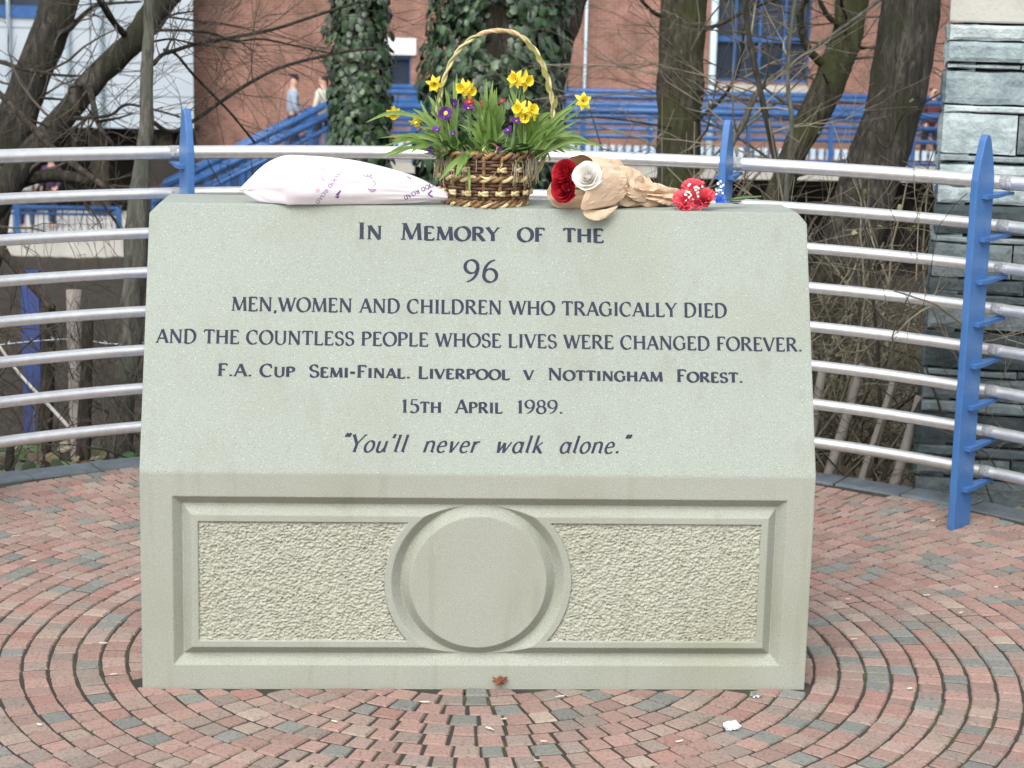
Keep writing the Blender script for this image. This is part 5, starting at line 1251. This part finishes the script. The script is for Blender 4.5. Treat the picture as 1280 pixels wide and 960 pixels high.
# ---- roses and kraft paper bouquet
def rose(name, label, c, d, r, m, group=None):
    d, u, v = frame(d); rs = random.Random(int(abs(c.x) * 1e4) + 3); root = empty(name, c - d * r, label, 'flower', group); b = MB()
    for ly, (n, rad, h, op, spn) in enumerate(((2, .14, .95, .0, 1.5), (3, .30, .98, .06, 1.5), (3, .48, .92, .14, 1.45), (4, .66, .78, .26, 1.4), (5, .84, .55, .42, 1.35), (5, .98, .25, .55, 1.3))):
        for k in range(n):
            a0 = 2 * math.pi * (k + ly * .41 + rs.uniform(-.15, .15)) / n; span = 2 * math.pi / n * spn; rows = []; nu, nv = 9, 6; tl = rs.uniform(-.12, .12)
            for jv in range(nv + 1):
                t = jv / nv; row = []
                for iu in range(nu + 1):
                    s = iu / nu - .5; a = a0 + s * span; edge = 1 - (2 * abs(s)) ** 2.6 * .30
                    hh = (-.8 + (h + .8 + tl) * t * edge) * r * .72; rr = r * rad * (.30 + .70 * min(1, t * 1.6)) + r * op * max(0, t - .62) ** 1.3 * 1.9
                    rr *= 1 + .07 * noise.noise(Vector((a * 1.7, t * 2.5, ly * 3 + c.x * 50))); rr += .10 * r * s
                    row.append(c + (u * math.cos(a) + v * math.sin(a)) * rr + d * hh)
                rows.append(b.add(row))
            for A, B in zip(rows, rows[1:]):
                for iu in range(nu): b.face((A[iu], A[iu + 1], B[iu + 1], B[iu]))
    b.build('petals', m, root)
    b = MB(); b.tube([c - d * r * .6, c - d * (r + .05), c - d * (r + .10) + Vector((.02, .01, 0))], .0028, 6); b.build('stem', M_stem, root)
def kraft():
    N = Vector((-.62, -.72, .22)).normalized(); C0 = onY(719, 229, .285)
    path = [C0, onY(741, 229, .315), onY(765, 231, .345), onY(788, 237, .365), onY(806, 242, .375), onY(826, 244, .385), onY(847, 246, .395)]
    rad = [.074, .070, .060, .040, .031, .026, .016]; n = 56; b = MB(); rings = []
    fineP = catmull(path, 5); fineR = lerps(rad, 5); m = len(fineP)
    for k, p in enumerate(fineP):
        t = k / (m - 1); ax = (fineP[min(k + 1, m - 1)] - fineP[max(k - 1, 0)]).normalized(); nn = (-N).lerp(ax, min(1, t * 2.4)).normalized()
        up = Vector((0, 0, 1)); up = (up - nn * up.dot(nn)).normalized(); sd = nn.cross(up); ring = []
        for j in range(n):
            a = 2 * math.pi * j / n; e = sd * math.cos(a) + up * math.sin(a)
            cr = .10 if t < .2 else min(1, .1 + (t - .2) * 2.4); fo = abs(((a * 9 / 6.2832 + 1.3 * noise.noise(Vector((math.cos(a), math.sin(a), t * 3)))) % 1) * 2 - 1) - .5; rr = fineR[k] * (1 + cr * (.62 * fo + .5 * noise.noise(Vector((math.cos(a) * 1.6, math.sin(a) * 1.6, t * 9)))))
            rim = 0
            if k < 8:
                rim = (1 - k / 8) * (.022 * math.sin(a * 2 + .6) + .012 * math.sin(a * 3 + 2))
            ring.append(rest(p + e * rr - nn * rim, .0015))
        rings.append(b.add(ring))
    for A, B in zip(rings, rings[1:]):
        for j in range(n): b.face((A[j], A[(j + 1) % n], B[(j + 1) % n], B[j]))
    root = empty('paper_cone', C0, 'cone of brown kraft paper twisted shut at its tail, holding the roses', 'bouquet')
    o = b.build('paper', M_kraft, root, smooth=False); so = o.modifiers.new('thick', 'SOLIDIFY'); so.thickness = .0008
    # overlapping front sheet with its own free edge and the loose flap under it
    def sheet(px, Ys, name):
        rows = []; mb = MB()
        for r_, Yr in zip(px, Ys): rows.append(mb.add([rest(onY(x, y, Y), .003) for (x, y), Y in zip(r_, Yr)]))
        for A, B in zip(rows, rows[1:]):
            for i in range(len(A) - 1): mb.face((A[i], A[i + 1], B[i + 1], B[i]))
        s = mb.build(name, M_kraft, root, smooth=False); sb = s.modifiers.new('sub', 'SUBSURF'); sb.levels = sb.render_levels = 2
        tx = bpy.data.textures.get('paper_creases') or bpy.data.textures.new('paper_creases', 'VORONOI'); tx.noise_scale = .028; tx.distance_metric = 'DISTANCE'; tx.weight_1 = -1; tx.weight_2 = 1
        dm = s.modifiers.new('crease', 'DISPLACE'); dm.texture = tx; dm.texture_coords = 'GLOBAL'; dm.strength = .007; dm.mid_level = .35; q = s.modifiers.new('thick', 'SOLIDIFY'); q.thickness = .0008
    sheet([[(723, 264), (729, 243), (741, 224), (753, 213), (757, 203)], [(735, 262), (742, 246), (754, 231), (764, 217), (766, 206)], [(752, 258), (759, 250), (770, 238), (776, 225), (776, 212)], [(768, 256), (776, 250), (784, 240), (786, 230), (784, 218)]],
          [[.215, .205, .215, .24, .30], [.215, .21, .225, .255, .31], [.235, .245, .265, .29, .33], [.27, .285, .30, .315, .345]], 'front_sheet')
    sheet([[(727, 262), (745, 264), (762, 261), (775, 256)], [(729, 270), (744, 272), (757, 270), (768, 262)], [(736, 274), (744, 276), (751, 275), (757, 272)]], [[.232, .235, .25, .268], [.222, .225, .235, .255], [.222, .225, .23, .24]], 'loose_flap')
    sheet([[(776, 206), (784, 222), (790, 236), (788, 250)], [(790, 209), (797, 224), (801, 238), (798, 252)], [(806, 224), (811, 231), (812, 242), (809, 254)]], [[.33, .31, .295, .30], [.345, .33, .32, .325], [.37, .355, .35, .35]], 'crumpled_tail')
    rose('rose', 'upper red rose in the brown paper cone', onY(706, 216, .262), Vector((-.62, -.72, .4)), .029, M_rose, 'roses in the paper cone')
    rose('rose', 'lower red rose in the brown paper cone', onY(705, 236, .248), Vector((-.6, -.8, .05)), .029, M_rose, 'roses in the paper cone')
    rose('rose', 'white rose in the brown paper cone', onY(734, 220, .222), Vector((-.35, -.85, .42)), .030, M_rosew, 'roses in the paper cone')
kraft()

# ---- small bunch of coral red carnations
def carnations():
    def head(label, x, y, Y, r, seed):
        rs = random.Random(seed); c = onY(x, y, Y); d0 = Vector((-.35, -.75, .45)).normalized(); root = empty('carnation', c + Vector((.03, .02, -.02)), label, 'flower', 'coral red carnations'); b = MB()
        for k in range(46):
            a = rs.uniform(0, 6.28); q = math.sqrt(rs.random()); d, u, v = frame(d0); e = (d * (1.05 - q) + (u * math.cos(a) + v * math.sin(a)) * q * 1.05).normalized(); s = e.cross(d0 + Vector((rs.gauss(0, .5), rs.gauss(0, .5), rs.gauss(0, .5)))).normalized(); nn = s.cross(e); L = r * rs.uniform(.8, 1.1); w = r * rs.uniform(.55, .85); rows = []
            for jv in range(4):
                t = jv / 3; rows.append(b.add([rest(c + e * (L * (.15 + .85 * t)) + s * (w * (i / 6 - .5) * (.25 + .75 * t)) + nn * (.16 * r * t * math.sin(i * 2.3 + k)) + e * (.07 * L * t * (i % 2)), .001) for i in range(7)]))
            for A, B in zip(rows, rows[1:]):
                for i in range(6): b.face((A[i], A[i + 1], B[i + 1], B[i]))
        b.build('petals', M_carn, root, smooth=False)
        b = MB(); e = onY(900, 250, .37); b.tube([c + Vector((.005, .01, 0)), c.lerp(e, .5), e, onY(rs.uniform(930, 960), rs.uniform(245, 249), .40)], .0022, 6); b.build('stem', M_stem, root)
    head('coral red carnation at the lower left of the small bunch', 857, 251, .305, .031, 1)
    head('coral red carnation at the top of the small bunch', 867, 238, .335, .030, 2)
    head('coral red carnation at the lower right of the small bunch', 880, 250, .31, .030, 3)
    rs = random.Random(6)
    for lab, spots, Y, n in (('white gypsophila sprinkled over the coral carnations', [(862, 234), (870, 240), (866, 246), (873, 234), (860, 243)], .285, 26), ('white gypsophila sprig between the carnations and the middle blue post', [(893, 233), (899, 230), (896, 240), (902, 237), (880, 232)], .34, 13)):
        o0 = onY(890, 248, .36); root = empty('gypsophila', o0, lab, 'flower'); b = MB(); st = MB()
        for k in range(n):
            sx, sy = rs.choice(spots); c = onY(sx + rs.gauss(0, 3), sy + rs.gauss(0, 2.5), Y + rs.uniform(-.01, .01)); d, u, v = frame(Vector((rs.gauss(0, .5), -1, rs.gauss(.3, .5))))
            for q in range(5):
                a = q * 1.2566; e = u * math.cos(a) + v * math.sin(a); petal(b, c, e, d.cross(e), d, .0038, .0036, .1, 1.2, 2)
            if k % 2 == 0: st.tube([c, c.lerp(o0, .5) + Vector((0, 0, .012)), o0], .0007, 3, caps=False)
        b.build('blossoms', M_gyp, root, smooth=False); st.build('stems', M_stem, root)
    b = MB(); rib = mat('royal_blue_ribbon', (.03, .10, .50), .4); c = onY(900, 249, .352)
    for s in (-1, 1):
        for f in (.5, 1):
            pts = [c, c + Vector((.009 * s * f, -.006, .006 * f)), c + Vector((.015 * s * f, -.008, .002)), c + Vector((.012 * s * f, -.010, -.004 * f)), c]; rows = []
            for p in catmull(pts, 4): rows.append(b.add([rest(p + Vector((0, -.003, -.005)), .001), rest(p + Vector((0, .003, .005)), .001)]))
            for A, B in zip(rows, rows[1:]): b.face((A[0], A[1], B[1], B[0]))
    o = b.build('ribbon_bow', rib, loc=c); tag(o, 'little royal blue ribbon bow tied on the carnation stems', 'ribbon')
    b = MB()
    for x, y, dx, dy in ((905, 250, 18, -3), (912, 252, 16, 1), (920, 247, 12, -4), (928, 246, 5, -7), (915, 254, 10, 2)):
        p = rest(onY(x, y, .36), .003); t = rest(onY(x + dx, y + dy, .37), .004); d = (t - p); s = d.cross(Vector((0, .4, 1))).normalized(); petal(b, p, d.normalized(), s, Vector((0, -.3, 1)).normalized(), d.length, .011, .05)
    o = b.build('loose_leaves', M_leafd, loc=onY(915, 250, .36)); tag(o, 'few dark green leaves on the carnation stems at the right end', 'leaves')
carnations()

# ================================================================== LITTER ON THE SETTS
def scrap(px, py, L, w, m, a, name='paper_scrap', label='small pale scrap of litter lying on the brick setts', cat='litter', group='pale scraps of litter on the setts', h=.003, seed=0):
    rs = random.Random(seed); c = onZ(px, py, .002); b = MB(); e = Vector((math.cos(a), math.sin(a), 0)); t = Vector((-e.y, e.x, 0)); rows = []
    for i in range(5):
        f = i / 4 - .5; wd = w * (1 - (2 * f) ** 2 * rs.uniform(.3, .7))
        rows.append(b.add([c + e * (L * f) + t * (wd * q) + Vector((0, 0, .001 + h * (.4 + .6 * rs.random()))) for q in (-.5, -.15, .2, .5)]))
    for A, B in zip(rows, rows[1:]):
        for i in range(3): b.face((A[i], A[i + 1], B[i + 1], B[i]))
    o = b.build(name, m, loc=c, smooth=False); s = o.modifiers.new('thick', 'SOLIDIFY'); s.thickness = .0012
    tag(o, label, cat, group)
M_scr = mat('pale_litter', (.62, .60, .54), .8, (.45, .43, .36), 60, 2)
spots = [(531, 879), (630, 900), (612, 912), (680, 928), (672, 952), (849, 928), (129, 805), (142, 844), (49, 907), (418, 903), (1158, 745), (1201, 767), (1067, 800), (1137, 862), (1060, 750), (20, 671), (42, 702), (170, 726), (1166, 652), (600, 855), (700, 872), (1245, 735)]
for k, (x, y) in enumerate(spots):
    rs = random.Random(k); scrap(x, y, rs.uniform(.012, .028), rs.uniform(.004, .008), M_scr, rs.uniform(-.9, .9), seed=k)
def crumple(px, py, r, m, name, label, cat, seed, flat=.5, drop=0):
    bm = bmesh.new(); bmesh.ops.create_icosphere(bm, subdivisions=3, radius=r); c = onZ(px, py, r * flat * .8)
    for v in bm.verts:
        n = v.co.normalized(); k = 1 + .35 * noise.noise(n * 2.3 + Vector((seed, 0, 0))) + .22 * noise.noise(n * 6 + Vector((seed, 3, 0))); v.co = n * r * k; v.co.z *= flat
    me = bpy.data.meshes.new(name); bm.to_mesh(me); bm.free(); me.materials.append(m); o = bpy.data.objects.new(name, me); COL.objects.link(o); o.location = c; tag(o, label, cat)
crumple(915, 907, .020, mat('white_tissue', (.82, .80, .82), .8), 'paper_ball', 'white crumpled scrap of tissue on the setts at lower right', 'litter', 1, .5)
crumple(945, 868, .016, mat('foil', (.75, .77, .80), .25, metal=1), 'foil_wrapper', 'shiny crumpled foil wrapper on the setts near the stone corner', 'litter', 5, .4)
def dead_leaf():
    c = onZ(624, 856, .004); b = MB(); m = mat('rust_leaf', (.20, .062, .028), .7, (.11, .04, .02), 40, 3)
    pts = [(0, -.30), (.30, -.42), (.26, -.12), (.62, -.05), (.44, .16), (.60, .42), (.25, .36), (.02, .66), (-.22, .38), (-.55, .48), (-.42, .14), (-.60, -.06), (-.24, -.12), (-.28, -.42)]
    s = .034
    def Q(u, v): return c + Vector((u * s * 1.05, -.010 - .012 * (1 - v) + .006 * math.sin(u * 5), .016 + v * s * .62 + .006 * abs(u)))
    k = b.add([Q(0, 0) + Vector((0, -.006, 0))])[0]; i = b.add([Q(u, v) for u, v in pts])
    for q in range(len(pts)): b.face((k, i[q], i[(q + 1) % len(pts)]))
    b.tube([Q(0, -.3), Q(.1, -.6)], .0012, 4)
    o = b.build('dead_leaf', m, loc=c, smooth=False); sd_ = o.modifiers.new('thick', 'SOLIDIFY'); sd_.thickness = .0008; tag(o, 'rust brown dead leaf propped against the foot of the memorial stone', 'leaf')
dead_leaf()
